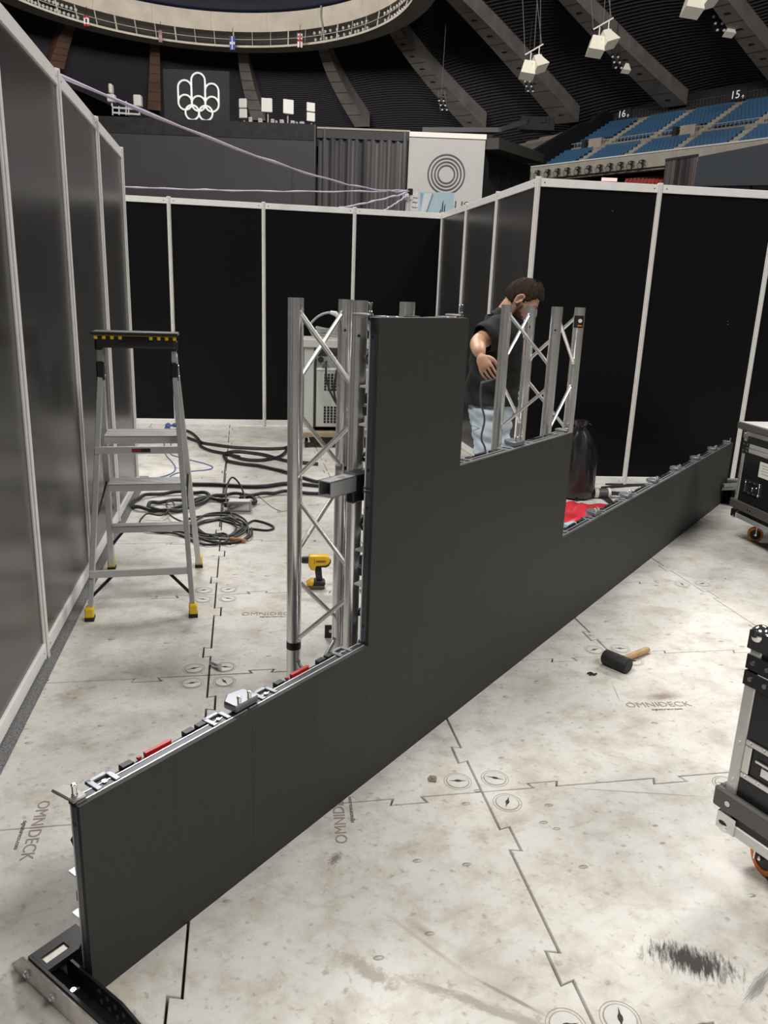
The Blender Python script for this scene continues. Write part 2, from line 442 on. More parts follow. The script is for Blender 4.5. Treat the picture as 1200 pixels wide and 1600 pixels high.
# ================================================================== PARTITION WALLS
HW = 2.49
def partition(name, P, pmat, posts=None, ends=(True, True), feet=True):
    """P: list of post centres along the wall; panel between neighbours."""
    s = struct(name, P[0])
    d = (P[1]-P[0]).normalized(); n = V((-d.y, d.x, 0))
    for k, p in enumerate(P):
        if (k == 0 and not ends[0]) or (k == len(P)-1 and not ends[1]): continue
        b = MB()
        # extruded octagonal post with grooves on its faces
        pts = []
        for q in range(8):
            a0 = q*PI/4+math.atan2(d.y, d.x); r = .0208
            c, e = V((math.cos(a0), math.sin(a0), 0)), V((-math.sin(a0), math.cos(a0), 0))
            h = r*math.tan(PI/8)
            for (u, wd) in ((-h, 0), (-.0028, 0), (-.0028, -.009), (.0028, -.009), (.0028, 0)):
                pts.append(c*(r+wd)+e*u)
        poly = [(p.x+q.x, p.y+q.y) for q in pts]
        b.prism(poly, .0, HW+.012)
        b.build('post', RAIL, s, smooth=0)
    for k in range(len(P)-1):
        a, c = P[k]+d*.0195, P[k+1]-d*.0195; mid = (a+c)/2; L_ = (c-a).length
        b = MB(); b.box(mid+V((0, 0, HW/2)), (L_, .004, HW-.03), d, n, (0, 0, 1)); b.build('panel', pmat, s, smooth=0)
        for z0, z1, nm in ((HW-.062, HW, 'top_rail'), (.016, .078, 'bottom_rail')):
            b = MB(); b.box(mid+V((0, 0, (z0+z1)/2)), (L_, .026, z1-z0), d, n, (0, 0, 1))
            r_ = b.build(nm, RAIL, s, bevel=.002, smooth=0)
            b = MB()
            for e, sg in ((a, 1), (c, -1)):
                for side in (-1, 1):
                    q = e+d*(.032*sg)+n*(.0132*side)+V((0, 0, (z0+z1)/2))
                    b.cyl(q-n*.001, q+n*(.0015*side), .0055, n=8)
            b.build('lock_screw', STEEL, r_, smooth=0)
    if feet:
        for k, p in enumerate(P):
            b = MB(); b.cyl(p, p+V((0, 0, .014)), .017, n=10)
            b.build('levelling_foot', BLKPLAS, s, smooth=0)
    return s
WA = V((.9852, .1716, 0)); WB = V((-.1716, .9852, 0))
# left wall
partition('wall_left', [LW0+LWD*k for k in range(-2, 4)], SATIN)
# back wall
B3 = V((.543, 9.48, 0)); bs = V((1.004, .172, 0))
partition('wall_back', [B3-bs*k for k in (4, 3, 2, 1, 0)], BLKPANEL)
# middle return wall and right wall
C0 = V((1.122, 6.62, 0)); cs = (B3-C0)/3
partition('wall_middle', [B3-cs*k for k in (0, 1, 2, 3)], SATIN, ends=(False, True))
rs = V((1.003, .105, 0))
wr_ = partition('wall_right', [C0, C0+rs, C0+rs*2, C0+rs*3, C0+rs*4], BLKPANEL, ends=(False, True))
for px, py in ((1137, 502), (1137, 507), (957, 330)):
    q = onplane(px, py, C0-V((-rs.y, rs.x, 0)).normalized()*.003, V((-rs.y, rs.x, 0)).normalized()); b = MB(); b.cyl(q, q-V((-rs.y, rs.x, 0)).normalized()*.002, .0055, n=8); b.build('panel_screw', STEEL, wr_, smooth=0)

# ================================================================== LED VIDEO WALL
LP = V((-.6075, 1.3705, 0)); LA = .9587
LD = V((math.cos(LA), math.sin(LA), 0)); LNN = V((-LD.y, LD.x, 0))
RH = .4927
def lw(s, off, z): return LP+LD*s+LNN*off+V((0, 0, z))
FRAME = mat('panel_frame_aluminium', (.10, .11, .13), .35, .7)
FRAMEL = mat('panel_edge_aluminium', (.72, .72, .72), .35, .55)
def make_cabinet():
    root = thing('video_panel', 'x', 'LED panel')
    W, H, D = .5, RH, .062
    g = .0002
    # two LED modules
    for k in (0, 1):
        b = MB(); b.span((k*.25+g, 0, 0), (k*.25+.25-g, .012, H))
        b.build('led_module', LED, root, smooth=0, world=False)
    # frame: four profiles, dark towards the face with a bright back strip
    b = MB(); b.span((.001, .0125, .001), (.499, .018, H-.001))
    bk = b.build('back_plate', BLKMETAL, root, smooth=0, world=False)
    for lo, hi in (((.0005, .0125, .0), (.010, .030, H)), ((.490, .0125, .0), (.4995, .030, H))):
        b = MB(); b.span(lo, hi); sp = b.build('side_profile', FRAME, root, bevel=.001, smooth=0, world=False)
        b = MB(); b.span((lo[0], .0302, .0), (hi[0], .0345, H)); b.build('side_strip', FRAMEL, sp, smooth=0, world=False)
        x = lo[0] if lo[0] < .1 else hi[0]
        for z in (.06, .44):
            b = MB(); b.cyl((x-.001, .022, z), (x+.001, .022, z), .005, n=8)
            b.build('alignment_hole', BLKMETAL, sp, smooth=0, world=False)
    for nm, lo, hi in (('top_profile', (.0005, .0125, H-.010), (.4995, .040, H-.0004)), ('bottom_profile', (.0005, .0125, .0004), (.4995, .040, .010))):
        b = MB(); b.span(lo, hi); tp = b.build(nm, mat('edge_blue_black', (.055, .062, .075), .38, .6), root, bevel=.001, smooth=0, world=False)
        if nm[0] == 't':
            b = MB(); b.span((.004, .0125, H-.001), (.496, .0155, H+.0012)); b.span((.004, .034, H-.001), (.496, .037, H+.0010)); b.build('top_lip', FRAMEL, tp, smooth=0, world=False)
    # cross flanges with a hub between them
    for z in (.19, .30):
        b = MB(); b.span((.001, .02, z-.003), (.499, .062, z+.003)); b.build('cross_flange', FRAMEL, root, smooth=0, world=False)
    b = MB(); b.span((.17, .02, .195), (.33, .06, .297)); pb = b.build('power_box', BLKPLAS, root, bevel=.006, world=False)
    b = MB(); b.span((.012, .032, .215), (.055, .062, .245)); b.span((.012, .036, .25), (.05, .058, .28)); b.build('lock_block', BLKPLAS, root, bevel=.004, world=False)
    b = MB(); b.span((.445, .032, .215), (.488, .062, .28)); b.build('lock_block', BLKPLAS, root, bevel=.004, world=False)
    for z in (.08, .40):
        b = MB(); b.span((.012, .036, z-.035), (.03, .046, z+.035)); b.span((.47, .036, z-.035), (.488, .046, z+.035)); b.build('handle_lug', BLKPLAS, root, bevel=.003, smooth=0, world=False)
    # cable loops of the cabinet
    for x0 in (.05, .36):
        b = MB()
        pts = [(x0+.04*math.sin(t*1.7), .050+.010*math.sin(t*3.1), .03+.14*(t/6)) for t in [k*.5 for k in range(13)]]
        b.tube(pts, .006, 6); b.build('jumper_cable', CABLE, root, world=False)
        pts = [(x0+.04*math.cos(t*1.4), .050+.010*math.sin(t*2.7), .32+.14*(t/6)) for t in [k*.5 for k in range(13)]]
        b = MB(); b.tube(pts, .006, 6); b.build('jumper_cable', CABLE, root, world=False)
    # connector brackets on the upper edge
    for x in (.085, .415):
        b = MB()
        for xa, xb, ya, yb in ((x-.030, x-.016, .016, .064), (x+.016, x+.030, .016, .064), (x-.030, x+.030, .052, .064)):
            b.span((xa, ya, H-.004), (xb, yb, H+.004))
        br = b.build('edge_bracket', BLUEMETAL, root, bevel=.0015, world=False)
        b = MB(); b.span((x-.016, .018, H-.010), (x+.016, .052, H-.002)); b.build('bracket_pocket', BLKMETAL, br, smooth=0, world=False)
        b = MB(); b.cyl((x, .034, H-.004), (x, .034, H+.003), .0065, n=8); b.build('bracket_bolt', STEEL, br, world=False)
    b = MB(); b.span((.12, .046, H-.03), (.40, .056, H-.008))
    for x in (.14, .32, .36): b.span((x, .044, H-.012), (x+.03, .062, H+.002))
    b.build('latch_rail', BLKPLAS, root, bevel=.001, smooth=0, world=False)
    b = MB(); b.prism([(.205, .048), (.275, .046), (.282, .052), (.275, .060), (.205, .058)], H-.008, H+.004)
    b.span((.185, .05, H-.006), (.195, .058, H+.001))
    b.build('red_latch', REDP, root, bevel=.001, world=False)
    return root
ordn = ['first', 'second', 'third', 'fourth', 'fifth', 'sixth', 'seventh', 'eighth', 'ninth', 'tenth', 'eleventh', 'twelfth']
proto = make_cabinet(); used = False
spots = [(c, 0) for c in range(12)] + [(c, 1) for c in (2, 3, 4)] + [(2, 2)]
for c, r in spots:
    o = proto if not used else copy_tree(proto); used = True
    o.matrix_basis = frame_m(lw(c*.5, 0, r*RH), LD, LNN)
    if r == 0:
        lab = ('dark grey LED panel at the near end of the bottom row' if c == 0 else
               'dark grey LED panel at the far end of the bottom row' if c == 11 else
               f'dark grey LED panel, {ordn[c]} from the near end of the bottom row')
    elif r == 1:
        lab = {2: 'dark LED panel of the middle row, directly under the topmost panel', 3: 'dark LED panel at the middle of the three panel second row',
               4: 'dark LED panel at the far end of the second row, before the far truss'}[c]
    else: lab = 'topmost dark LED panel of the stepped video wall, beside the near truss'
    if (c, r) not in ((0, 0), (1, 0)):
        for ch in o.children:
            if ch.name.startswith('red_latch'): ch.name = 'dark_latch'; ch.material_slots[0].link = 'OBJECT'; ch.material_slots[0].material = BLKPLAS
    tag(o, lab, 'LED panel', 'LED panels of the stepped video wall')
def corner_block(s, r, single=0):
    """cast coupler block with lock pins over a joint of two cabinets"""
    t = thing('coupler_block', 'x', 'coupler', lw(s, 0, (r+1)*RH))
    t.matrix_basis = frame_m(lw(s, 0, (r+1)*RH), LD, LNN)
    b = MB()
    if single == 0:
        b.prism([(-.04, .018), (.042, .018), (.042, .075), (-.008, .085), (-.04, .062)], -.002+.004, .022)
    else:
        b.prism([(-.004, .012), (.030, .012), (.022, .082), (-.010, .086)] if single < 0 else [(-.03, .02), (.003, .02), (.02, .075), (-.02, .08)], .002, .011)
    b.build('cover', BLUEMETAL if single == 0 else mat('dull_plate', (.36, .34, .32), .45, .6), t, bevel=.003, world=False)
    for x in ((-.02, .016) if single == 0 else (.008,) if single < 0 else (-.008,)):
        b = MB(); b.lathe([(.0068, .004), (.0068, .016), (.0052, .018), (.0052, .034), (.0065, .035), (.0065, .039), (.004, .041)], (x, .026, 0), 10)
        b.build('lock_pin', STEEL, t, world=False)
    return t
cps = [(0, 0, -1), (.5, 0, 0), (3.0, 0, 0), (3.5, 0, 0), (4.0, 0, 0), (4.5, 0, 0), (5.0, 0, 0), (5.5, 0, 0), (5.995, 0, 1), (2.0, 1, 0), (1.0, 2, 1), (1.494, 2, 1), (2.495, 1, 1)]
for s, r, sg in cps:
    t = corner_block(s, r, sg)
    n_ = {0: 'silver corner coupler with pin at the near end of the video wall', .5: 'blue grey coupler block with two pins on the near bottom row joint'}.get(s)
    if not n_:
        if r == 0 and s < 5.9: n_ = f'coupler block on the bottom row top edge, {ordn[int(round((s-2.5)/.5))-1]} past the far truss'
        elif s > 5.9: n_ = 'corner coupler with pin at the far end of the video wall'
        elif s == 2.0: n_ = 'coupler block with two pins on the second row between truss chords'
        elif s == 1.0: n_ = 'corner coupler with pin on the near top corner of the topmost panel'
        elif s == 1.494: n_ = 'corner coupler with pin on the far top corner of the topmost panel'
        else: n_ = 'corner coupler at the far end of the second LED row'
    tag(t, n_, 'coupler', 'coupler blocks on the video wall')
# square spreader tube behind the panels
t = thing('square_tube', 'square aluminium tube end sticking out beside the near truss', 'tube', lw(.89, .09, .998))
b = MB()
o0, o1, wd, th = lw(.885, .0895, .998), lw(1.44, .0895, .998), .0235, .0035
for dz, dn, sz in ((wd-th/2, 0, (0, 1)), (-(wd-th/2), 0, (0, 1)), (0, wd-th/2, (1, 0)), (0, -(wd-th/2), (1, 0))):
    m_ = (o0+o1)/2+LNN*dn+V((0, 0, dz))
    b.box(m_, ((o1-o0).length, th if sz[0] else wd*2, wd*2 if sz[0] else th), LD, LNN, (0, 0, 1))
b.build('tube_profile', mat('tube_grey', (.42, .43, .44), .4, .6), t, smooth=0)
for s in (1.035,):
    b = MB(); b.box(lw(s, .09, .998), (.07, .05, .056), LD, LNN, (0, 0, 1))
    b.box(lw(s, .08, .955), (.09, .03, .035), LD, LNN, (0, 0, 1)); cl = b.build('tube_clamp', BLKPLAS, t, bevel=.004)
    b = MB(); b.bar(lw(.975, .09, 1.045), lw(.975, .115, 1.045), .02, .012); b.cyl(lw(.965, .09, 1.03), lw(.965, .09, 1.06), .006, n=8); b.build('clamp_bolt', STEEL, cl)

# base foot under the near end: silver plate, black channel
t = thing('base_foot', 'black channel floor foot with silver side plate at near end of video wall', 'foot', lw(-.03, 0, 0))
def slab(mb, s0, s1, n0, n1, z0, z1):
    mb.box(lw((s0+s1)/2, (n0+n1)/2, (z0+z1)/2), (s1-s0, n1-n0, z1-z0), LD, LNN, (0, 0, 1))
M_side = lambda s: frame_m(lw(s, 0, 0), LNN, (0, 0, 1), LD*-1.0)
GALV = mat('galvanised_plate', (.62, .59, .55), .42, .6, .5, .18, 25)
b = MB(); b.prism([(.205, .002), (.218, .010), (.165, .062), (-.30, .062), (-.36, .045), (-.38, .002)], -.003, .003, M_side(-.066))
sp = b.build('side_plate', GALV, t, bevel=.0015)
for n_ in (.14, .04):
    b = MB(); b.cyl(lw(-.069, n_, .034), lw(-.0745, n_, .034), .010, n=6); b.cyl(lw(-.0745, n_, .034), lw(-.080, n_, .034), .0055, n=8)
    b.build('hex_bolt', STEEL, sp, smooth=0)
b = MB(); b.prism([(.150, .002), (.150, .068), (-.29, .068), (-.35, .045), (-.37, .002)], -.003, .003, M_side(-.0595)); b.build('inner_wall', BLKMETAL, t, smooth=0)
b = MB(); b.prism([(.088, .002), (.088, .060), (-.112, .060), (-.21, .034), (-.37, .024), (-.37, .002)], -.003, .003, M_side(-.0045)); wl = b.build('perforated_wall', BLKMETAL, t, smooth=0)
for k in range(6):
    for zz in (.020, .044):
        if zz > .03 and k > 3: continue
        p = lw(-.0076, -.035-.028*k-.006*(zz < .03), zz-.003*k); b = MB(); b.cyl(p, p-LD*.0008, .006, n=10)
        b.build('wall_hole', mat('dull_hole', (.075, .075, .08), .5), wl, smooth=0)
b = MB(); slab(b, -.058, -.006, -.37, .15, 0.001, .005); b.build('channel_floor', BLKMETAL, t, smooth=0)
b = MB(); slab(b, -.056, .058, .124, .150, .056, .068); slab(b, -.056, .058, .080, .100, .056, .068); slab(b, -.056, -.047, .100, .124, .056, .068); slab(b, .010, .058, .100, .124, .056, .068)
slab(b, .052, .058, .080, .150, .004, .056); slab(b, -.056, .058, .144, .150, .004, .056)
b.build('slotted_cap', BLKMETAL, t, smooth=0)
b = MB(); slab(b, -.047, .010, .100, .124, .058, .064); b.build('slot_window', GALV, t, smooth=0)
b = MB(); b.cyl(lw(-.040, .068, .010), lw(-.040, .068, .013), .012, n=14); b.build('floor_opening', mat('dull_plate', (.36, .34, .32), .45, .6), t, smooth=0)
for n0, n1 in ((-.075, -.015), (-.165, -.095)):
    b = MB(); slab(b, -.053, -.046, n0, n1, .008, .046); b.build('inner_strip', GALV, t, smooth=0)
b = MB(); p = lw(-.046, .002, .040); b.cyl(p, p+V((0, 0, .018)), .007, n=8); b.cyl(p-LD*.010+V((0, 0, .01)), p+LD*.014+V((0, 0, .01)), .0035, n=8); b.build('wing_nut', STEEL, t)

# ================================================================== TRUSS TOWERS
LEV = [1.475, 1.272, 1.156, .961, .872, .692, .580, .375, .285, .09]
def truss(Cp, label, side, th=LA, holes=True):
    d = V((math.cos(th), math.sin(th), 0)); n = V((-d.y, d.x, 0)); a = .25
    C = V((*Cp, 0)); ctr = C+d*a/2+n*a/2
    t = thing('truss_tower', label, 'truss', ctr)
    ch = {'C': C, 'E': C+d*a, 'A': C+n*a, 'D': C+d*a+n*a}
    H = 1.522
    parts = {}
    for k, p in ch.items():
        b = MB(); b.pipe(p+V((0, 0, .002)), p+V((0, 0, H)), .025, .022, 24)
        parts[k] = b.build('chord', TRUSS, t)
        b = MB(); out = V((-p.x, -p.y, 0)).normalized()
        for zz in ((H-.10, ) if k in 'CD' else ()):
            q = p+out*.0245+V((0, 0, zz)); b.cyl(q, q+out*.0012, .0045, n=10)
        if b.v: b.build('pin_hole', BLKMETAL, parts[k], smooth=0)
    for f0, f1 in (('A', 'C'), ('D', 'A'), ('E', 'D'), ('C', 'E')):
        p0, p1 = ch[f0], ch[f1]; u = (p1-p0).normalized()
        for k in range(0, 10, 2):
            za, zb = LEV[k], LEV[k+1]
            q0, q1 = (p0+u*.02, p1-u*.02) if (k//2) % 2 == 0 else (p1-u*.02, p0+u*.02)
            q0 = q0+V((0, 0, za)); q1 = q1+V((0, 0, zb))
            b = MB(); b.cyl(q0, q1, .008, n=10)
            br = b.build('brace', TRUSS, t)
            b = MB()
            for q, e in ((q0, q1), (q1, q0)):
                v = (e-q).normalized(); b.cyl(q-v*.003, q+v*.006, .0125, .009, n=10)
            b.build('weld', TRUSS, br)
    b = MB(); b.box(ctr+V((0, 0, .004)), (a+.12, a+.12, .008), d, n, (0, 0, 1))
    return t, ch
tl, chl = truss((-.0945, 2.3425), 'near aluminium box truss tower beside the topmost LED panel', 0)
tr_, chr_ = truss((.7295, 3.53), 'far aluminium box truss tower in front of the man', 1, LA-.02)
# tape band and small sticker
b = MB(); p = chl['A']; b.pipe(p+V((0, 0, .335)), p+V((0, 0, .362)), .0256, .0248, 24); b.build('tape_band', BLKPLAS, tl)
p = chr_['E']; out = V((-p.x, -p.y, 0)).normalized(); sx = V((out.y, -out.x, 0))*-1
b = MB()
for k in range(8):
    a0, a1 = -1.0+k*.25, -1.0+(k+1)*.25
    r_ = .0256
    def pp(a_, z): return p+(out*math.cos(a_)+sx*math.sin(a_))*r_+V((0, 0, z))
    b.add([pp(a0, 1.43), pp(a1, 1.43), pp(a1, 1.485), pp(a0, 1.485)], [(0, 1, 2, 3)])
st = b.build('sticker', BLKPLAS, tr_)
b = MB(); q = p+out*.0262+sx*.006+V((0, 0, 1.462)); b.cyl(q-out*.0005, q+out*.0006, .009, n=12); b.build('sticker_mark', mat('sticker_white', (.8, .8, .7), .5), st, smooth=0)
b = MB(); q = p+out*.0262+sx*.006+V((0, 0, 1.44)); b.box(q, (.02, .001, .005), sx, out, (0, 0, 1)); b.build('sticker_line', mat('sticker_orange', (.8, .25, .03), .5), st, smooth=0)

# ================================================================== STEP LADDER
t = thing('step_ladder', 'aluminium step ladder with black tool tray standing by the left partition', 'ladder', (-1.22, 3.79, 0))
fl, fr, nl, nr = V((-1.522, 4.098, 0)), V((-1.054, 4.195, 0)), V((-1.382, 3.401, 0)), V((-.912, 3.493, 0))
hl, hr = V((-1.372, 3.70, 1.135)), V((-1.042, 3.782, 1.135))
wx = (hr-hl).normalized(); wy = V((-wx.y, wx.x, 0))
LAL = mat('ladder_aluminium', (.60, .60, .60), .38, .55, .5, .06, 12)
def rail(p0, p1, a, c): b = MB(); b.bar(p0, p1, a, c, wy); return b
def onr(p0, p1, z): return p0+(p1-p0)*(z-p0.z)/(p1.z-p0.z)
up = V((0, 0, .04))
fe = [hl+wy*.03+V((0, 0, .09)), hr+wy*.03+V((0, 0, .09))]
rails = {}
for nm, p, q in (('rear', fl, fe[0]), ('rear', fr, fe[1]), ('front', nl, hl), ('front', nr, hr)):
    o = rail(onr(p, q, .035), q, .024 if nm == 'front' else .030, .042 if nm == 'front' else .05).build('side_rail', LAL, t, bevel=.002, smooth=0)
    b = MB(); f0 = p+V((0, 0, .012)); dz = (q-p).normalized()
    b.box(p+V((0, 0, .040))+dz*.0, (.040, .056, .05), wx, wy, (0, 0, 1)); ft = b.build('foot_boot', YEL, t, bevel=.006)
    b = MB(); b.box(p+V((0, 0, .008)), (.043, .06, .016), wx, wy, (0, 0, 1)); b.build('foot_tread', RUBBER, ft, bevel=.002)
for hpt, q in ((hl, fe[0]), (hr, fe[1])):
    b = MB(); b.bar(hpt+V((0, 0, -.035)), hpt+V((0, 0, .055))+wy*.012, .034, .056, wy); hg = b.build('hinge', BLKPLAS, t, bevel=.006)
    b = MB()
    for zz in (-.015, .035): b.cyl(hpt+wx*.018+V((0, 0, zz))+wy*.015, hpt+wx*.022+V((0, 0, zz))+wy*.015, .007, n=10)
    b.build('rivet', STEEL, hg)
    b = MB(); b.bar(hpt+V((0, 0, .05))+wy*.015, hpt+V((0, 0, .14))+wy*.018, .024, .05, wy); b.build('upper_post', LAL, t, bevel=.002, smooth=0)
# treads
for z, nm in ((.838, 'platform_step'), (.563, 'step'), (.288, 'step')):
    a, c = onr(fl, fe[0], z), onr(fr, fe[1], z)
    wd = .21 if nm == 'platform_step' else (.15 if z > .5 else .06)
    m_ = (a+c)/2 - wy*(wd/2-.02)
    L_ = (c-a).length-.034
    b = MB(); b.box(m_+V((0, 0, -.001)), (L_, wd, .004), wx, wy, (0, 0, 1))
    for k in range(9): b.box(m_+wy*(wd*(k/8-.5)*.94)+V((0, 0, .0018)), (L_, wd/26, .002), wx, wy, (0, 0, 1))
    b.box(m_-wy*(wd/2-.002)-V((0, 0, .017)), (L_, .004, .036), wx, wy, (0, 0, 1))
    b.box(m_+wy*(wd/2-.002)-V((0, 0, .017)), (L_, .004, .036), wx, wy, (0, 0, 1))
    so = b.build(nm, LAL, t, smooth=0)
    b = MB()
    for e, sg in ((a, 1), (c, -1)): b.box(e+wx*(.017*sg)-wy*(wd/2-.02)-V((0, 0, .018)), (.004, wd*.9, .03), wx, wy, (0, 0, 1))
    b.build('step_bracket', BLKPLAS, so, smooth=0)
# front cross bars with label, braces
for z, nm, h in ((.785, 'cross_bar', .034), (.218, 'lower_cross_bar', .034)):
    a, c = onr(nl, hl, z), onr(nr, hr, z)
    b = MB(); b.box((a+c)/2-wy*.018, ((c-a).length+.02, .018, h), wx, wy, (0, 0, 1)); cb = b.build(nm, LAL, t, bevel=.002, smooth=0)
    if nm == 'cross_bar':
        q = (a+c)/2-wy*.0278
        b = MB(); b.box(q-wx*.012, (.043, .001, .018), wx, wy, (0, 0, 1)); b.build('warning_label', mat('label_red', (.25, .02, .02), .5), cb, smooth=0)
        b = MB(); b.box(q+wx*.031, (.043, .001, .018), wx, wy, (0, 0, 1)); b.build('rating_label', BLKPLAS, cb, smooth=0)
    else:
        b = MB()
        for f in (.22, .78):
            q = a+(c-a)*f-wy*.028; b.cyl(q, q-wy*.003, .006, n=8)
        b.build('rivet', STEEL, cb)
        for e, f in ((onr(nl, hl, .105), .22), (onr(nr, hr, .105), .78)):
            b = MB(); b.bar(e-wy*.01, a+(c-a)*f-V((0, 0, .012)), .014, .006, wy); b.build('corner_brace', BLKMETAL, t, smooth=0)
a = onr(fl, fe[0], .15); b = MB(); b.bar(a, (onr(fl, fe[0], .27)+(onr(fr, fe[1], .27)-onr(fl, fe[0], .27))*.2), .014, .006, wy); b.build('corner_brace', BLKMETAL, t, smooth=0)
for e0, e1, k in ((onr(nl, hl, .44), onr(fl, fe[0], .56), 0), (onr(nr, hr, .44), onr(fr, fe[1], .60), 1)):
    b = MB(); b.tube(smoothpath([e0, (e0+e1)/2-V((0, 0, .01)), e1], 5), .005, 6); b.build('spreader_strap', BLKPLAS, t)
# tool tray
tc_ = (hl+hr)/2+wy*.02
b = MB(); b.box(tc_+V((0, 0, .155)), (.365, .16, .062), wx, wy, (0, 0, 1)); tray = b.build('tool_tray', BLKPLAS, t, bevel=.01)
b = MB(); b.box(tc_+V((0, 0, .190)), (.395, .185, .014), wx, wy, (0, 0, 1)); b.build('tray_rim', BLKPLAS, tray, bevel=.005)
b = MB(); b.box(tc_-wy*.081+V((0, 0, .166)), (.16, .004, .020), wx, wy, (0, 0, 1)); b.build('tray_slot', mat('slot_black', (.004, .004, .004), .8), tray, smooth=0)
b = MB(); b.box(tc_-wy*.0815+V((0, 0, .1805)), (.37, .004, .003), wx, wy, (0, 0, 1)); b.build('yellow_line', YEL, tray, smooth=0)
for k in (-3.45, -2.75, -2.05, -1.35, 1.35, 2.05, 2.75, 3.45):
    b = MB(); b.box(tc_+wx*(.051*k)-wy*.082+V((0, 0, .172)), (.016, .008, .017), wx, wy, (0, 0, 1)); b.build('tray_tab', YEL, tray, bevel=.002, smooth=0)
for e in (hl, hr):
    b = MB(); b.box(e+wy*.018+V((0, 0, .135)), (.036, .07, .05), wx, wy, (0, 0, 1)); b.build('tray_socket', BLKPLAS, tray, bevel=.006)

# ================================================================== DRILL
dp = V((-.352, 3.93, 0)); R0 = V((.993, .12, 0)).normalized()   # drill points towards -R0
t = thing('cordless_drill', 'yellow and black cordless drill standing on its battery behind the truss', 'drill', dp)
Y0 = V((-R0.y, R0.x, 0))
def P3(x, z, y=0): return dp+R0*x+Y0*y+V((0, 0, z))
DY = mat('drill_yellow', (.82, .50, .02), .42)
def dprism(poly, y0, y1): b = MB(); b.prism(poly, y0, y1, frame_m(dp, R0, (0, 0, 1))); return b
s_ = 1.0
b = dprism([(-.052, .012), (-.052, .022), (.045, .022), (.045, .004), (.036, 0), (-.030, 0)], -.036, .036); bt = b.build('battery', mat('battery_brown', (.10, .08, .05), .5), t, bevel=.004)
b = dprism([(-.055, .022), (-.052, .030), (-.03, .046), (-.012, .050), (-.018, .022)], -.034, .034); b.build('battery_shoulder', DY, t, bevel=.004)
b = dprism([(-.018, .022), (-.012, .05), (.042, .046), (.05, .03), (.046, .022)], -.03, .03); b.build('handle_base', BLKPLAS, t, bevel=.005)
b = dprism([(.000, .04), (.034, .04), (.030, .08), (.026, .125), (-.010, .125), (-.008, .09)], -.017, .017); b.build('grip', BLKPLAS, t, bevel=.006, seg=2)
b = dprism([(-.045, .135), (-.045, .182), (-.036, .188), (.05, .188), (.066, .18), (.072, .16), (.066, .142), (.05, .134), (-.004, .130), (-.008, .105), (-.028, .108), (-.04, .125)], -.027, .027)
mh = b.build('motor_housing', DY, t, bevel=.007, seg=2)
b = dprism([(-.004, .128), (.06, .134), (.074, .15), (.076, .16), (.066, .136), (.05, .126)], -.0285, .0285); b.build('rear_trim', BLKPLAS, mh, smooth=0)
b = MB(); b.box(P3(.022, .160, -.0275), (.055, .002, .012), R0, Y0, (0, 0, 1)); b.box(P3(-.012, .16, -.0275), (.003, .002, .03), R0, Y0, (0, 0, 1)); bd = b.build('badge', mat('badge_orange', (.45, .22, .02), .5), mh, smooth=0)
text('lettering', 'DEWALT', .011, BLKPLAS, bd, frame_m(P3(.022, .160, -.0287), R0, (0, 0, 1)))
b = MB(); b.cyl(P3(-.045, .160), P3(-.078, .160), .021, .019, 20); b.cyl(P3(-.078, .160), P3(-.092, .160), .017, .013, 20); ck = b.build('chuck', BLKPLAS, t)
b = MB(); b.cyl(P3(-.092, .160), P3(-.118, .160), .007, .007, 6); b.cyl(P3(-.118, .160), P3(-.128, .160), .004, .003, 6); b.build('bit', BLKMETAL, ck)
b = dprism([(-.030, .104), (-.040, .122), (-.030, .125), (-.022, .106)], -.009, .009); b.build('trigger', BLKPLAS, t, bevel=.002)

# ================================================================== MALLET
mc = V((1.045, 3.10, .034)); md = V((.66, -.75, 0)).normalized()
hd0, hd1 = mc-md*.062, mc+md*.062
t = thing('rubber_mallet', 'black rubber mallet with wooden handle lying on the white floor', 'mallet', (mc.x, mc.y, 0))
Mh = frame_m(hd0, (0, 0, 1), md.cross(V((0, 0, 1))), md)
b = MB(); b.lathe([(.029, 0), (.033, .004), (.034, .012), (.034, .112), (.033, .12), (.029, .124)], n=28, M=Mh); b.build('head', RUBBER, t)
hp = V((.75, .66, 0)).normalized()
b = MB(); pts = [mc+hp*.025-V((0, 0, .002)), mc+hp*.10-V((0, 0, .008)), mc+hp*.16-V((0, 0, .012)), mc+hp*.245-V((0, 0, .0175)), mc+hp*.26-V((0, 0, .018))]
b.tube(pts, [.0125, .0135, .0145, .0155, .012], 14); b.build('handle', mat('ash_wood', (.52, .34, .17), .55, 0, .4, .25, 22), t)

# ================================================================== SMALL THINGS ON THE FLOOR
t = thing('hex_bolt', 'loose steel bolt lying on the floor by a round floor lock', 'bolt', (-.69, 2.965, 0))
b = MB(); q0, q1 = V((-.715, 2.985, .010)), V((-.672, 2.955, .012)); b.cyl(q0, q1, .0065, n=10); b.build('shank', STEEL, t)
b = MB(); v = (q1-q0).normalized(); b.cyl(q1, q1+v*.009, .012, n=6); b.build('bolt_head', STEEL, t, smooth=0)
t = thing('angle_plate', 'small black steel angle plate standing on the floor behind truss', 'plate', (-.232, 3.30, 0))
b = MB(); b.box((-.2285, 3.30, .032), (.05, .005, .064), (.99, .1, 0), (-.1, .99, 0), (0, 0, 1)); b.box((-.2285, 3.325, .0025), (.05, .05, .005), (.99, .1, 0), (-.1, .99, 0), (0, 0, 1)); b.build('angle', BLKMETAL, t, smooth=0)
b = MB(); b.cyl((-.226, 3.298, .034), (-.226, 3.2955, .034), .008, n=12); b.build('hole', ALU, t, smooth=0)
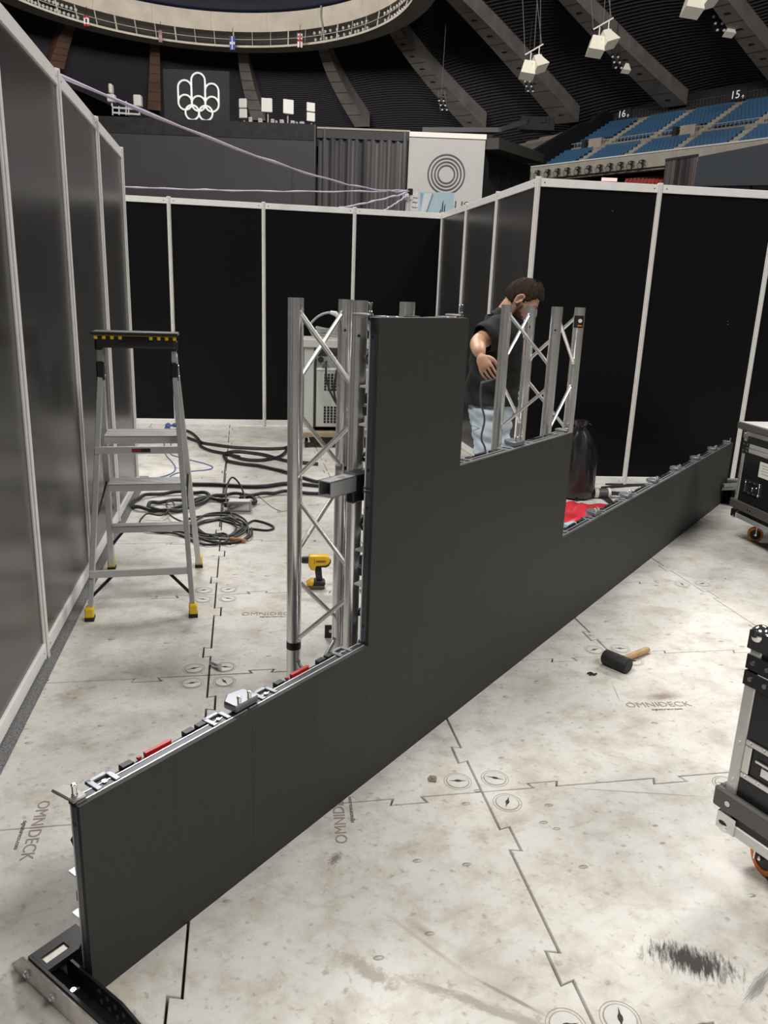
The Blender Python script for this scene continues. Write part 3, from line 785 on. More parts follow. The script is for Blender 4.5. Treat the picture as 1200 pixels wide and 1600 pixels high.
for k, (px, py) in enumerate(((925, 1054),)):
    p = G(px, py); b = MB(); b.tube(smoothpath([p+V((-.02, 0, .004)), p+V((-.005, .006, .006)), p+V((.006, -.004, .004)), p+V((.02, .004, .004))], 4), .004, 6)
    b.tube(smoothpath([p+V((-.015, -.012, .004)), p+V((.0, -.006, .005)), p+V((.012, -.012, .004))], 4), .003, 6)
    tag(b.build('rubber_scrap', RUBBER), 'tiny black rubber scrap on the floor beside the mallet head', 'scrap')
p = G(676, 1218); b = MB(); b.prism([(-.012, -.014), (.010, -.016), (.013, .0), (.012, .013), (-.010, .015), (-.014, .002)], 0, .006, Matrix.Translation(p)); b.prism([(-.005, -.008), (.006, -.008), (.006, .008), (-.005, .008)], .006, .009, Matrix.Translation(p))
tag(b.build('floor_clip', mat('dirty_clip', (.25, .22, .17), .7), smooth=0), 'little dirty plastic clip in the floor beside a round floor lock', 'clip')

# cables lying on the floor (pixel traces laid on the ground plane)
def gp(pts, off=(150, 620), k=3.75, z=.012): return [G(off[0]+x/k, off[1]+y/k, z) for x, y in pts]
def cable(name, label, pts, r, m, lift=0.0, group=None, cat='cable', k=6):
    q = smoothpath(pts, k)
    if lift: q = [p+V((0, 0, lift*(.5+.5*math.sin(i*.61)))) for i, p in enumerate(q)]
    b = MB(); b.tube(q, r, 8); o = b.build(name, m); return tag(o, label, cat, group)
R_ = .016
cable('power_cable', 'thick black cable running from the back wall behind the ladder towards the truss', gp([(520, 195), (560, 212), (592, 240), (620, 268), (700, 282), (800, 295), (900, 301), (1000, 305), (1090, 302), (1122, 296), (1115, 318), (1085, 345), (1040, 360), (960, 372), (880, 368), (810, 350), (775, 335)], z=R_), R_, CABLE, 0, 'thick black power cables')
cable('power_cable', 'thick black cable curving in a wide hairpin left of the near truss', gp([(1300, 395), (1130, 378), (1000, 345), (900, 328), (820, 322), (770, 328), (750, 348), (775, 378), (850, 392), (950, 405), (1050, 425), (1130, 447), (1300, 500)], z=R_), R_, CABLE, .004, 'thick black power cables')
cable('power_cable', 'thick black cable crossing under the hairpin cable from behind the ladder', gp([(515, 232), (560, 248), (600, 265), (615, 290), (670, 315), (740, 330), (840, 352)], z=R_), R_, CABLE, 0, 'thick black power cables')
cable('power_cable', 'thick straight black cable on the floor behind the lower ladder step', gp([(300, 500), (420, 506), (560, 512), (700, 514), (800, 520), (900, 526), (1000, 523), (1130, 508), (1300, 520), (1480, 545)], z=R_), R_*1.1, CABLE, 0, 'thick black power cables')
cable('power_cable', 'big flat coil of thick black cable on the floor behind the ladder', gp([(1480, 590), (1300, 568), (1130, 560), (1040, 565), (960, 575), (880, 578), (790, 572), (700, 585), (640, 612), (560, 650), (480, 668), (400, 672), (290, 660), (225, 648), (214, 628), (245, 600), (300, 580), (420, 566), (530, 562), (620, 566), (664, 582), (620, 600), (540, 608), (430, 615), (340, 622), (308, 640), (330, 662), (400, 668), (500, 650), (600, 612), (680, 600), (760, 612), (830, 630), (900, 634), (935, 615), (905, 592), (840, 590)], z=R_), R_*.9, CABLE, .012, 'thick black power cables')
def loopcable(name, label, cxy, n, r, rr, m, seed, tail=None, k=5):
    rnd = random.Random(seed); pts = []
    for i in range(n*10):
        a = 2*PI*i/10; e = rr*(1+.28*math.sin(i*.37+seed)+.12*rnd.uniform(-1, 1))
        px = cxy[0]+e*cxy[2]*math.cos(a)+cxy[4]*math.sin(i*.11+seed); py = cxy[1]+e*cxy[3]*math.sin(a)+cxy[4]*.4*math.cos(i*.13)
        q = G(150+px/3.75, 620+py/3.75, r); q.z = r*(1+1.6*(.5+.5*math.sin(i*1.3+seed))); pts.append(q)
    if tail: pts += gp(tail, z=r)
    return cable(name, label, pts, r, m, 0, None, 'cable', k)
loopcable('signal_cable', 'tangled coil of thin black cable on the floor right of the ladder', (720, 770, 150, 62, 22), 6, .0075, 1.0, CABLE, 1, [(880, 745), (930, 725), (1010, 745), (1042, 768), (1000, 782), (900, 775), (800, 800)])
cable('signal_cable', 'thin black cable running left from the tangled coil under the ladder', gp([(290, 788), (360, 795), (440, 800), (520, 820), (600, 860), (680, 866), (740, 860), (775, 830), (740, 800), (640, 820), (540, 800), (450, 790)], z=.008), .0075, CABLE, .004, 'thin cables behind the ladder')
cable('signal_cable', 'thin black cable looping over the big cable coil behind the ladder', gp([(255, 740), (270, 710), (300, 690), (380, 695), (430, 670), (458, 640), (440, 612), (415, 625), (420, 670), (450, 710), (520, 735), (590, 742)], z=.03), .006, CABLE, .006, 'thin cables behind the ladder')
cable('signal_cable', 'thin black cable arching over the grey junction box on the floor', [p+V((0, 0, h)) for p, h in zip(gp([(820, 720), (780, 680), (762, 640), (770, 610), (800, 600), (840, 605), (870, 625), (865, 650)], z=.01), (0, .02, .06, .12, .17, .13, .06, .03))], .007, CABLE, 0, 'thin cables behind the ladder')
cable('network_cable', 'thin blue cable zigzagging on the floor behind the upper ladder step', gp([(415, 175), (400, 250), (405, 330), (440, 375), (464, 410), (455, 440), (400, 465), (320, 478), (260, 482)], z=.005), .0045, CABLEB, 0, 'thin blue network cables')
cable('network_cable', 'thin blue cable looping right on the floor beside the ladder rail', gp([(432, 180), (440, 260), (436, 330), (480, 352), (560, 372), (640, 392), (684, 412), (650, 428), (560, 436), (470, 448), (420, 478)], z=.005), .0045, CABLEB, 0, 'thin blue network cables')
b = MB()
q0 = G(262, 668, .03)
for k in range(7):
    q = q0+V((random.uniform(-.05, .05), random.uniform(-.05, .05), random.uniform(-.01, .03)))
    b.tube(smoothpath([q, q+V((.03, .02, .02)), q+V((.06, -.01, 0)), q+V((.02, -.03, .01))], 4), .006, 6)
tag(b.build('cable_knot', CABLEB), 'small knot of blue cable at the foot of the back wall', 'cable')
cable('white_wire', 'thin white wire curling on the floor beside the grey junction box', gp([(905, 572), (950, 580), (990, 612), (1040, 650), (1085, 668), (1130, 665), (1060, 675)], z=.004), .003, mat('white_wire', (.6, .58, .52), .5), 0, None)
# junction box and screwdriver
q = G(374, 800); t = thing('junction_box', 'grey metal junction box with cable on the floor among the cables', 'box', q)
ex, ey = V((.99, .12, 0)), V((-.12, .99, 0))
b = MB(); b.box(q+ey*.05+V((0, 0, .036)), (.165, .10, .07), ex, ey, (0, 0, 1)); bx = b.build('box_body', mat('galvanised_box', (.42, .43, .43), .4, .6, .5, .15, 60), t, bevel=.004)
b = MB(); b.box(q+ey*.05+V((0, 0, .073)), (.15, .085, .005), ex, ey, (0, 0, 1)); b.build('box_lid', ALU, bx, bevel=.002)
b = MB(); b.box(q-ey*.001+V((0, 0, .038)), (.14, .003, .05), ex, ey, (0, 0, 1)); b.build('side_rib', STEEL, bx, smooth=0)
b = MB(); b.cyl(q-ex*.083+ey*.05+V((0, 0, .04)), q-ex*.112+ey*.05+V((0, 0, .04)), .02, n=12); b.build('cable_gland', BLKPLAS, bx)
q0, q1 = G(358, 842, .014), G(384, 845, .014); v = (q1-q0).normalized()
t = thing('screwdriver', 'screwdriver with orange handle lying beside the tangled thin cable', 'screwdriver', ((q0+q1)/2).to_2d().to_3d())
b = MB(); b.tube([q0, q0+v*.012, q0+v*.05, q0+v*.09, q1], [.010, .014, .0125, .014, .009], 10); b.build('handle', mat('orange_wood_handle', (.62, .25, .10), .4, 0, .5, .2, 30), t)
b = MB(); b.cyl(q0-v*.09-V((0, 0, .004)), q0, .0035, n=8); b.build('blade', STEEL, t)
# dashed dark crack and small brackets on the floor further back
cable('black_cord', 'thin dark cord lying straight on the floor between the cable loops', gp([(762, 375), (755, 430), (748, 520), (740, 600), (733, 680), (725, 760)], z=.003), .0045, CABLE, 0)

# ================================================================== POWER CABINET ON DOLLY
cb0 = V((-.86, 7.95, 0)); cx_, cy_ = V((.985, .172, 0)), V((-.172, .985, 0))
t = thing('power_cabinet', 'grey power cabinet with vent grilles on a wheeled wooden dolly behind the truss', 'cabinet', cb0+cx_*.35)
CG = mat('cabinet_grey', (.50, .52, .48), .5, 0, .5, .05, 6); CGD = mat('cabinet_dark', (.13, .13, .12), .6)
def cbx(mb, x0, x1, y0, y1, z0, z1): return mb.box(cb0+cx_*((x0+x1)/2)+cy_*((y0+y1)/2)+V((0, 0, (z0+z1)/2)), (x1-x0, y1-y0, z1-z0), cx_, cy_, (0, 0, 1))
b = MB(); cbx(b, .02, .70, .05, .60, .20, 1.06); b.build('cabinet_body', CGD, t, smooth=0)
b = MB(); cbx(b, -.005, .09, .0, .06, .20, 1.02); b.build('front_post', CG, t, bevel=.003, smooth=0)
b = MB(); cbx(b, .12, .70, .015, .05, .21, .80); fp = b.build('front_panel', CG, t, bevel=.003, smooth=0)
b = MB(); cbx(b, .12, .70, .03, .05, .81, .93); b.build('control_panel', mat('control_panel', (.30, .31, .29), .5), t, bevel=.003, smooth=0)
b = MB(); cbx(b, -.02, .72, -.02, .62, 1.02, 1.10); b.build('cabinet_top', mat('cabinet_top', (.56, .56, .50), .45), t, bevel=.006)
b = MB(); cbx(b, .12, .70, .010, .05, .795, .815); b.build('panel_lip', mat('lip_white', (.8, .8, .78), .4), t, smooth=0)
for z0 in (.585, .25):
    for i in range(9):
        b = MB()
        for j in range(6): cbx(b, .20+i*.035, .222+i*.035, .012, .0145, z0+j*.030, z0+.023+j*.030)
        b.build('vent_slot', mat('vent_black', (.01, .01, .01), .8), fp, smooth=0)
for x in (.16, .34): b = MB(); q = cb0+cx_*x+cy_*.03+V((0, 0, .90)); b.cyl(q, q-cy_*.04, .03, n=14); b.build('socket', BLKPLAS, t)
b = MB(); q = cb0+cx_*.22+cy_*.02+V((0, 0, .88)); b.tube(smoothpath([q, q+V((.0, -.06, -.05)), q+V((.02, -.07, -.22)), q+V((.12, -.08, -.42)), q+V((.28, -.09, -.62))], 6), .011, 8); b.build('feed_cable', CABLE, t)
b = MB(); q = cb0+cx_*.36+cy_*.02+V((0, 0, .88)); b.tube(smoothpath([q, q+V((-.03, -.07, -.10)), q+V((-.05, -.08, -.3)), q+V((.02, -.08, -.48)), q+V((.2, -.09, -.60))], 6), .011, 8); b.build('feed_cable', CABLE, t)
WOOD = mat('dolly_plywood', (.34, .27, .18), .7, 0, .3, .25, 9)
b = MB(); cbx(b, -.06, .78, -.10, .66, .12, .165); b.build('dolly_deck', WOOD, t, bevel=.003, smooth=0)
b = MB(); cbx(b, -.02, .06, -.06, .62, .165, .20); cbx(b, .62, .70, -.06, .62, .165, .20); b.build('skid', mat('skid_white', (.7, .68, .62), .6), t, smooth=0)
for x, y in ((.02, -.02), (.7, -.02), (.02, .58), (.7, .58)):
    b = MB(); q = cb0+cx_*x+cy_*y+V((0, 0, .05)); b.cyl(q-cx_*.015, q+cx_*.015, .05, n=18); wh = b.build('caster', RUBBER, t)
    b = MB(); b.bar(q+V((0, 0, .07)), q+V((0, 0, 0))-cx_*.02, .008, .04); b.bar(q+V((0, 0, .07)), q+cx_*.02, .008, .04); b.build('fork', STEEL, wh, smooth=0)
b = MB(); q = cb0+cx_*.45+cy_*.30+V((0, 0, 1.11)); pts = []
for i in range(60):
    a_ = 2*PI*i/14; rr = .17+.03*math.sin(i*.9); pts.append(q+cx_*(rr*1.5*math.cos(a_)-.05)+cy_*(rr*math.sin(a_))+V((0, 0, .012+.0016*i+.01*math.sin(i*1.7))))
b.tube(smoothpath(pts, 4), .010, 7)
hang = b.build('coiled_cable', GREYCABLE); tag(hang, 'grey cable coiled on top of the grey power cabinet', 'cable')
q0 = AT(484, 510, 8.05); b = MB(); pts = [q0+V((.04, 0, -.1)), q0, AT(495, 496, 8.05), AT(510, 489, 8.05), AT(524, 490, 8.05), AT(530, 496, 8.05), AT(526, 512, 8.05), AT(522, 522, 8.05)]
b.tube(smoothpath(pts, 6), .012, 8); lc = b.build('looped_cable', GREYCABLE); tag(lc, 'grey cable with a white plug standing in a loop above the power cabinet', 'cable')
b = MB(); b.tube([AT(516, 488, 8.05), AT(524, 490, 8.05), AT(531, 497, 8.05)], [.018, .026, .02], 10); b.build('plug', mat('plug_white', (.7, .7, .68), .4), lc)

# ================================================================== FLIGHT CASES
ORW = mat('orange_wheel', (.80, .22, .03), .4); LAM = mat('black_birch_laminate', (.013, .013, .014), .38, 0, .5, .1, 60, .1, 500)
CASEALU = mat('case_aluminium', (.60, .60, .59), .36, .6, .5, .06, 20); BUMP = mat('grey_bumper', (.085, .08, .075), .5)
CHROME = mat('chrome_ball', (.75, .75, .76), .12, 1.0)
def flight_case(label, O, X, W, Dp, ztop, split, opts):
    X = V((*X, 0)).normalized(); Y = V((-X.y, X.x, 0)); O = V((*O, 0))
    t = thing('flight_case', label, 'flight case', O+X*W/2+Y*Dp/2)
    t['group'] = 'flight cases by the right partition'
    zb = .17
    def bx(mb, x0, x1, y0, y1, z0, z1): return mb.box(O+X*((x0+x1)/2)+Y*((y0+y1)/2)+V((0, 0, (z0+z1)/2)), (x1-x0, y1-y0, z1-z0), X, Y, (0, 0, 1))
    b = MB(); bx(b, .004, W-.004, .004, Dp-.004, zb, split-.002); bx(b, .012, W-.012, .012, Dp-.012, split-.004, split+.004); b.build('case_body', LAM, t, smooth=0)
    b = MB(); bx(b, .004, W-.004, .004, Dp-.004, split+.002, ztop); b.build('case_lid', LAM, t, smooth=0)
    e = .032
    def edge(nm, x0, x1, y0, y1, z0, z1):
        b = MB(); bx(b, x0, x1, y0, y1, z0, z1); return b.build(nm, CASEALU, t, bevel=.003, smooth=0)
    for x in (0, W):
        for y in (0, Dp):
            xs = (x, x+e) if x == 0 else (x-e, x); ys = (y, y+e) if y == 0 else (y-e, y)
            ed = edge('corner_profile', xs[0], xs[1], ys[0], ys[1], zb+.02, split-.028)
            edge('lid_corner_profile', xs[0], xs[1], ys[0], ys[1], split+.028, ztop-.02)
            if y == 0 or x == 0:
                b = MB()
                for z in [zb+.16+.11*k for k in range(int((split-zb-.2)/.11))]:
                    q = O+X*((xs[0]+xs[1])/2)+Y*ys[0 if y == 0 else 1]+V((0, 0, z)); b.cyl(q, q-Y*.002, .0045, n=8)
                b.build('rivet', STEEL, ed)
            for z, r in ((zb+.012, .026), (ztop-.012, .026)):
                b = MB(); b.ball(O+X*(x+(.014 if x == 0 else -.014))+Y*(y+(.014 if y == 0 else -.014))+V((0, 0, z)), r, 18)
                b.box(O+X*(x+(.022 if x == 0 else -.022))+Y*(y+(.022 if y == 0 else -.022))+V((0, 0, z+(.014 if z < .3 else -.014))), (.056, .056, .05), X, Y, (0, 0, 1))
                b.build('ball_corner', CHROME, t, bevel=0)
            # riveted braces at the lid joint
            for z0, z1 in ((split+.003, split+.042), (split-.042, split-.003)):
                b = MB(); sx = 1 if x == 0 else -1; sy = 1 if y == 0 else -1
                for (u0, u1, v0, v1) in ((-.003, .075, -.003, .0), (-.003, 0, -.003, .055)):
                    bx(b, *sorted((x+sx*u0, x+sx*u1)), *sorted((y+sy*v0, y+sy*v1)), z0, z1)
                br = b.build('joint_brace', BLKMETAL, t, smooth=0)
                if y == 0 or x == 0:
                    b = MB()
                    for u in (.016, .058):
                        q = O+X*(x+sx*u)+Y*(y-sy*.003)+V((0, 0, (z0+z1)/2)); b.cyl(q, q-Y*.003*sy, .0065, n=8)
                    for v in (.02, .042):
                        q = O+X*(x-sx*.003)+Y*(y+sy*v)+V((0, 0, (z0+z1)/2)); b.cyl(q, q-X*.003*sx, .0055, n=8)
                    b.build('brace_rivet', STEEL, br)
    for z0, z1, nm in ((zb, zb+e, 'base_profile'), (split-.030, split-.001, 'body_rim'), (split+.001, split+.030, 'lid_rim'), (ztop-e, ztop, 'top_profile')):
        for (x0, x1, y0, y1) in ((.03, W-.03, -.002, .02), (.03, W-.03, Dp-.02, Dp+.002), (-.002, .02, .03, Dp-.03), (W-.02, W+.002, .03, Dp-.03)):
            edge(nm, x0, x1, y0, y1, z0, z1)
    # dark bumper rail around the foot
    z0, z1 = zb+.065, zb+.125
    for (x0, x1, y0, y1) in ((-.02, W+.02, -.02, -.001), (-.02, -.001, -.001, Dp+.001), (W+.001, W+.02, -.001, Dp+.001), (-.02, W+.02, Dp+.001, Dp+.02)):
        b = MB(); bx(b, x0, x1, y0, y1, z0, z1); bp = b.build('bumper_rail', BUMP, t, bevel=.006)
        if y1 < 0:
            b = MB()
            for x in opts.get('screws', (.05, .3, .55)):
                q = O+X*x-Y*.02+V((0, 0, (z0+z1)/2)); b.cyl(q, q-Y*.003, .008, n=10)
            b.build('bumper_screw', STEEL, bp)
    # recessed latches / handles on the visible face
    for (x, z, ww, hh) in opts['dishes']:
        b = MB()
        def ring(xa, xb, za, zb_, y0, y1): bx(b, xa, xb, y0, y1, za, zb_)
        ring(x-ww/2, x+ww/2, z+hh/2-.016, z+hh/2, -.004, .004); ring(x-ww/2, x+ww/2, z-hh/2, z-hh/2+.016, -.004, .004)
        ring(x-ww/2, x-ww/2+.02, z-hh/2+.016, z+hh/2-.016, -.004, .004); ring(x+ww/2-.02, x+ww/2, z-hh/2+.016, z+hh/2-.016, -.004, .004)
        dsh = b.build('latch_dish', opts.get('dishmat', STEEL), t, bevel=.002, smooth=0)
        b = MB(); bx(b, x-ww/2+.018, x+ww/2-.018, .0042, .006, z-hh/2+.014, z+hh/2-.014); b.build('dish_back', BLKPLAS if 'dishmat' not in opts else BLKMETAL, dsh, smooth=0)
        b = MB()
        for k in range(4):
            for zz in (z-hh/2+.008, z+hh/2-.008):
                q = O+X*(x-ww/2+.012+(ww-.024)*k/3)-Y*.004+V((0, 0, zz)); b.cyl(q, q-Y*.002, .005, n=8)
        b.build('dish_rivet', STEEL, dsh)
        b = MB(); bx(b, x-ww/2+.032, x+ww/2-.032, -.002, .004, z+.004, z+.014); bx(b, x-.016, x+.016, -.006, .003, z-.022, z+.004); b.build('latch_wing', CHROME, dsh, bevel=.002)
    for x, y in ((.055, .165), (W-.085, .11), (.085, Dp-.11), (W-.085, Dp-.11)):
        c = O+X*x+Y*y+V((0, 0, .05))
        ax = (X*opts['turn'][0]+Y*opts['turn'][1]).normalized()
        b = MB(); b.pipe(c-ax*.017, c+ax*.017, .05, .036, 24); wh = b.build('caster_tyre', ORW, t)
        b = MB(); b.cyl(c-ax*.015, c+ax*.015, .0365, n=20); b.build('wheel_hub', BLKPLAS, wh)
        b = MB(); b.cyl(c-ax*.03, c+ax*.03, .008, n=8)
        for sg in (-1, 1): b.bar(c+ax*.026*sg, c+ax*.026*sg+V((0, 0, .095)), .005, .04, ax)
        b.box(c+V((0, 0, .108)), (.085, .085, .02), X, Y, (0, 0, 1)); b.build('caster_fork', STEEL, wh, smooth=0)
    return t, O, X, Y
fcO = (.951, 1.822)
t, O, X, Y = flight_case('near black flight case with chrome ball corners, cut off by the photo edge', fcO, (.49, -.87), .62, .6, .755, .645, {'dishes': [(.106, .405, .14, .112)], 'screws': (.028, .2, .4), 'turn': (.3, 1)})
t2, O2, X2, Y2 = flight_case('black flight case with a white label, farther away beside the right partition', (2.405, 5.17), (.15, -.99), .75, .7, .765, .655, {'dishes': [(.168, .405, .17, .09)], 'screws': (.2, .225), 'turn': (-.85, .5)})
b = MB(); b.box(O2+X2*.285-Y2*.0005+V((0, 0, .545)), (.14, .001, .10), X2, Y2, (0, 0, 1)); lb = b.build('paper_label', mat('paper_white', (.82, .82, .74), .6), t2, smooth=0)
b = MB()
for k in range(4): b.box(O2+X2*(.275+.01*(k % 2))-Y2*.0012+V((0, 0, .575-.018*k)), (.07, .0006, .005), X2, Y2, (0, 0, 1))
b.build('label_line', mat('label_ink', (.45, .43, .36), .7), lb, smooth=0)
b = MB(); b.box(O2+X2*.375+Y2*.35+V((0, 0, .795)), (.83, .78, .045), X2, Y2, (0, 0, 1)); bt = b.build('lid_board', BUMP, t2, bevel=.004)
b = MB(); b.box(O2+X2*.375+Y2*.35+V((0, 0, .8185)), (.80, .75, .003), X2, Y2, (0, 0, 1)); b.build('board_top_sheen', mat('board_sheen_white', (.70, .69, .66), .4), bt, smooth=0)  # bright reflection on the lid board, painted as a white layer

# ================================================================== THINGS BEHIND THE LOW ROW
bc = V((1.575, 6.20, 0)); b = MB()
prof = [(.10, .0), (.138, .02), (.145, .10), (.142, .18), (.136, .26), (.126, .34), (.112, .42), (.092, .49), (.066, .55), (.034, .595), (.050, .615), (.058, .64), (.02, .635)]
n = 36; rnd = random.Random(3); vs = []
for i, (r, z) in enumerate(prof):
    for k in range(n):
        a_ = 2*PI*k/n; f = min(1, max(0, (z-.12)/.25))
        fold = 1+.20*f*math.sin(5*a_+2.2*math.sin(z*6))+.13*f*math.sin(11*a_+z*9)+.03*math.sin(3*a_+z*17)+.02*rnd.uniform(-1, 1)
        lean = V((-.015*(z/.6), 0, 0))
        vs.append(bc+lean+V((r*fold*math.cos(a_), r*fold*math.sin(a_)*.9, z)))
m = len(prof); b.add(vs, [(i*n+k, i*n+(k+1) % n, (i+1)*n+(k+1) % n, (i+1)*n+k) for i in range(m-1) for k in range(n)]+[tuple(range(n-1, -1, -1))])
t = thing('garbage_bag', 'tied black plastic bag standing at the right partition behind the LED wall', 'bag', bc)
b.build('bag_body', mat('glossy_black_plastic', (.018, .018, .019), .28, 0, .6), t, smooth=70)
b = MB(); q = bc+V((-.015, 0, .59)); b.tube([q+V((.028*math.cos(a_), .028*math.sin(a_), .004*math.sin(3*a_))) for a_ in [2*PI*k/16 for k in range(16)]], .009, 6, True)
b.tube(smoothpath([q+V((.02, -.02, 0)), q+V((.05, -.03, .03)), q+V((.075, -.03, .015))], 5), .006, 6); b.build('tie', BLKPLAS, t)
# red plastic sheet
N_ = 22; b = MB(); vs = []; rnd = random.Random(5)
c0, u_, v_ = V((1.52, 5.55, 0)), V((.20, .42, 0)), V((.24, -.08, 0))
for i in range(N_+1):
    for j in range(N_+1):
        a_, c_ = i/N_*2-1, j/N_*2-1; e = max(abs(a_), abs(c_))
        wob = 1+.10*math.sin(5*math.atan2(c_, a_)+1)
        z = .004+max(0, (1-e**3))*(.035+.022*math.sin(7*a_+3*c_)+.018*math.sin(11*c_-4*a_)+.012*rnd.random())
        vs.append(c0+u_*a_*wob+v_*c_*wob+V((0, 0, z)))
b.add(vs, [(i*(N_+1)+j, (i+1)*(N_+1)+j, (i+1)*(N_+1)+j+1, i*(N_+1)+j+1) for i in range(N_) for j in range(N_)])
tag(b.build('red_bag', mat('red_plastic_film', (.62, .03, .05), .35, 0, .6), smooth=50), 'crumpled red plastic bag on the floor behind the low LED row', 'bag')
q = G(892, 818, .06); b = MB(); b.box(q, (.09, .06, .006), (.9, .4, .1), (-.4, .9, 0), (0, 0, 1)); b.box(q-V((0, 0, .03)), (.085, .055, .05), (.9, .4, 0), (-.4, .9, 0), (0, 0, 1))
tag(b.build('blue_packet', mat('pale_blue_packet', (.35, .62, .72), .5), bevel=.003), 'small pale blue packet beside the crumpled red bag', 'packet')
q = G(930, 770, .045); e1, e2 = V((.98, .1, 0)).normalized(), V((-.1, .98, 0))
t = thing('cable_connector', 'large black cable connector with white rings by the tied black bag', 'connector', (q.x, q.y, 0))
b = MB(); b.cyl(q+e1*.02, q+e1*.10, .038, n=18); b.build('shell', mat('connector_grey', (.10, .10, .10), .5), t)
for x0, x1, r, nm in ((-.012, .02, .043, 'end_ring'), (.10, .122, .043, 'end_ring')):
    b = MB(); b.cyl(q+e1*x0, q+e1*x1, r, n=18); b.build(nm, mat('connector_white', (.72, .70, .64), .5), t)
b = MB(); b.cyl(q-e1*.0125, q-e1*.012, .026, n=16); b.build('bore', BLKPLAS, t)
b = MB(); b.tube(smoothpath([q+e1*.12, q+e1*.3+V((0, .02, -.01)), q+e1*.6+V((0, .12, -.03)), q+e1*.95+V((0, .14, -.03))], 6), .016, 8); b.build('cable_tail', CABLE, t)
for k, (pts, r) in enumerate((([(900, 782), (925, 778), (945, 774), (962, 772), (975, 776)], .008), ([(930, 770), (945, 780), (958, 788), (975, 785)], .010), ([(938, 765), (955, 783), (968, 790), (985, 783)], .010), ([(940, 762), (965, 760), (990, 758), (1015, 757)], .012), ([(946, 756), (970, 757), (1000, 753), (1030, 752)], .010))):
    cable('stage_cable', ['thin black cable lying across the floor in front of the black bag', 'black cable bent in a loop beside the cable connector', 'second black cable bent behind the cable connector', 'black cable lying along the floor behind the low LED row', 'black cable lying along the foot of the right partition'][k], [G(x, y, r) for x, y in pts], r, CABLE, 0, 'cables behind the low LED row')
t = thing('parts_crate', 'black plastic crate at the far end of the LED wall by the partition', 'crate', (3.05, 6.25, 0))
def cbox(mb, x0, x1, y0, y1, z0, z1): return mb.box(V((3.0, 6.27, 0))+WA*((x0+x1)/2)+WB*((y0+y1)/2)+V((0, 0, (z0+z1)/2)), (x1-x0, y1-y0, z1-z0), WA, WB, (0, 0, 1))
b = MB(); cbox(b, -.2, .3, -.15, .2, .0, .012)
b.build('crate_floor', BLKPLAS, t, smooth=0)
for q in ((-.2, .3, -.15, -.14), (-.2, .3, .19, .2), (-.2, -.19, -.14, .19), (.29, .3, -.14, .19)):
    b = MB(); cbox(b, *q, .012, .13); sw = b.build('crate_side', BLKPLAS, t, smooth=0)
    b = MB()
    if q[1]-q[0] > .3:
        for k in range(7): cbox(b, -.18+k*.068, -.18+k*.068+.012, q[2]-.006, q[3]+.006, .012, .13)
    else:
        for k in range(5): cbox(b, q[0]-.006, q[1]+.006, -.12+k*.068, -.108+k*.068, .012, .13)
    b.build('side_rib', BLKPLAS, sw, smooth=0)
GP = mat('grey_profile', (.30, .30, .28), .45, .4)
for k, (y, z, sk) in enumerate(((-.10, .155, .0), (-.02, .155, .03), (.07, .158, -.02), (-.06, .185, .06), (.03, .186, -.05))):
    b = MB(); p0 = V((3.0, 6.27, z-.012))+WA*-.30+WB*(y-sk); p1 = V((3.0, 6.27, z-.008))+WA*.36+WB*(y+sk)
    if z < .17: p0.z = p1.z = .143
    else: p0.z = p1.z = .171
    b.bar(p0, p1, .045, .024); b.bar(p0+V((0, 0, .006)), p1+V((0, 0, .006)), .02, .02)
    tag(b.build('metal_profile', GP, bevel=.002, smooth=0), ['front grey metal profile lying across the crate at the wall end', 'middle grey metal profile across the crate at the wall end', 'rear grey metal profile across the crate at the wall end', 'upper front grey metal profile on the pile over the crate', 'upper rear grey metal profile on the pile over the crate'][k], 'profile', 'grey metal profiles on the crate')

# ================================================================== THE MAN BEHIND THE FAR TRUSS
SKIN = mat('skin', (.62, .36, .245), .5, 0, .4, .08, 14)
HAIR = mat('dark_brown_hair', (.040, .026, .018), .8, 0, .15, .35, 60, .5, 160)
BEARD = mat('short_beard', (.13, .075, .05), .7, 0, .3, .35, 90, .4, 220)
SHIRT = mat('black_polo_cloth', (.013, .014, .015), .8, 0, .3, .25, 5, .3, 14)
JEAN = mat('light_blue_denim', (.50, .59, .67), .85, 0, .2, .22, 9, .5, 22)
SHOE = mat('dark_shoe', (.05, .045, .04), .6)
MY = 4.30
def skin_mesh(nodes, edges, root, sub=2):
    """nodes {name: (pos, rx, ry)}"""
    me = bpy.data.meshes.new('tmp'); bm = bmesh.new(); lay = bm.verts.layers.skin.verify(); vv = {}
    for k, (p, rx, ry) in nodes.items():
        v = bm.verts.new(p); v[lay].radius = (rx, ry); v[lay].use_root = (k == root); vv[k] = v
    for a_, c_ in edges: bm.edges.new((vv[a_], vv[c_]))
    bm.to_mesh(me); bm.free()
    o = bpy.data.objects.new('tmp', me); col.objects.link(o)
    sk = o.modifiers.new('s', 'SKIN'); sk.use_smooth_shade = True; sk.branch_smoothing = .6
    if sub: sb = o.modifiers.new('d', 'SUBSURF'); sb.levels = sub
    dg = bpy.context.evaluated_depsgraph_get(); m2 = bpy.data.meshes.new_from_object(o.evaluated_get(dg)); bpy.data.objects.remove(o)
    return [v.co.copy() for v in m2.vertices], [tuple(f.vertices) for f in m2.polygons]
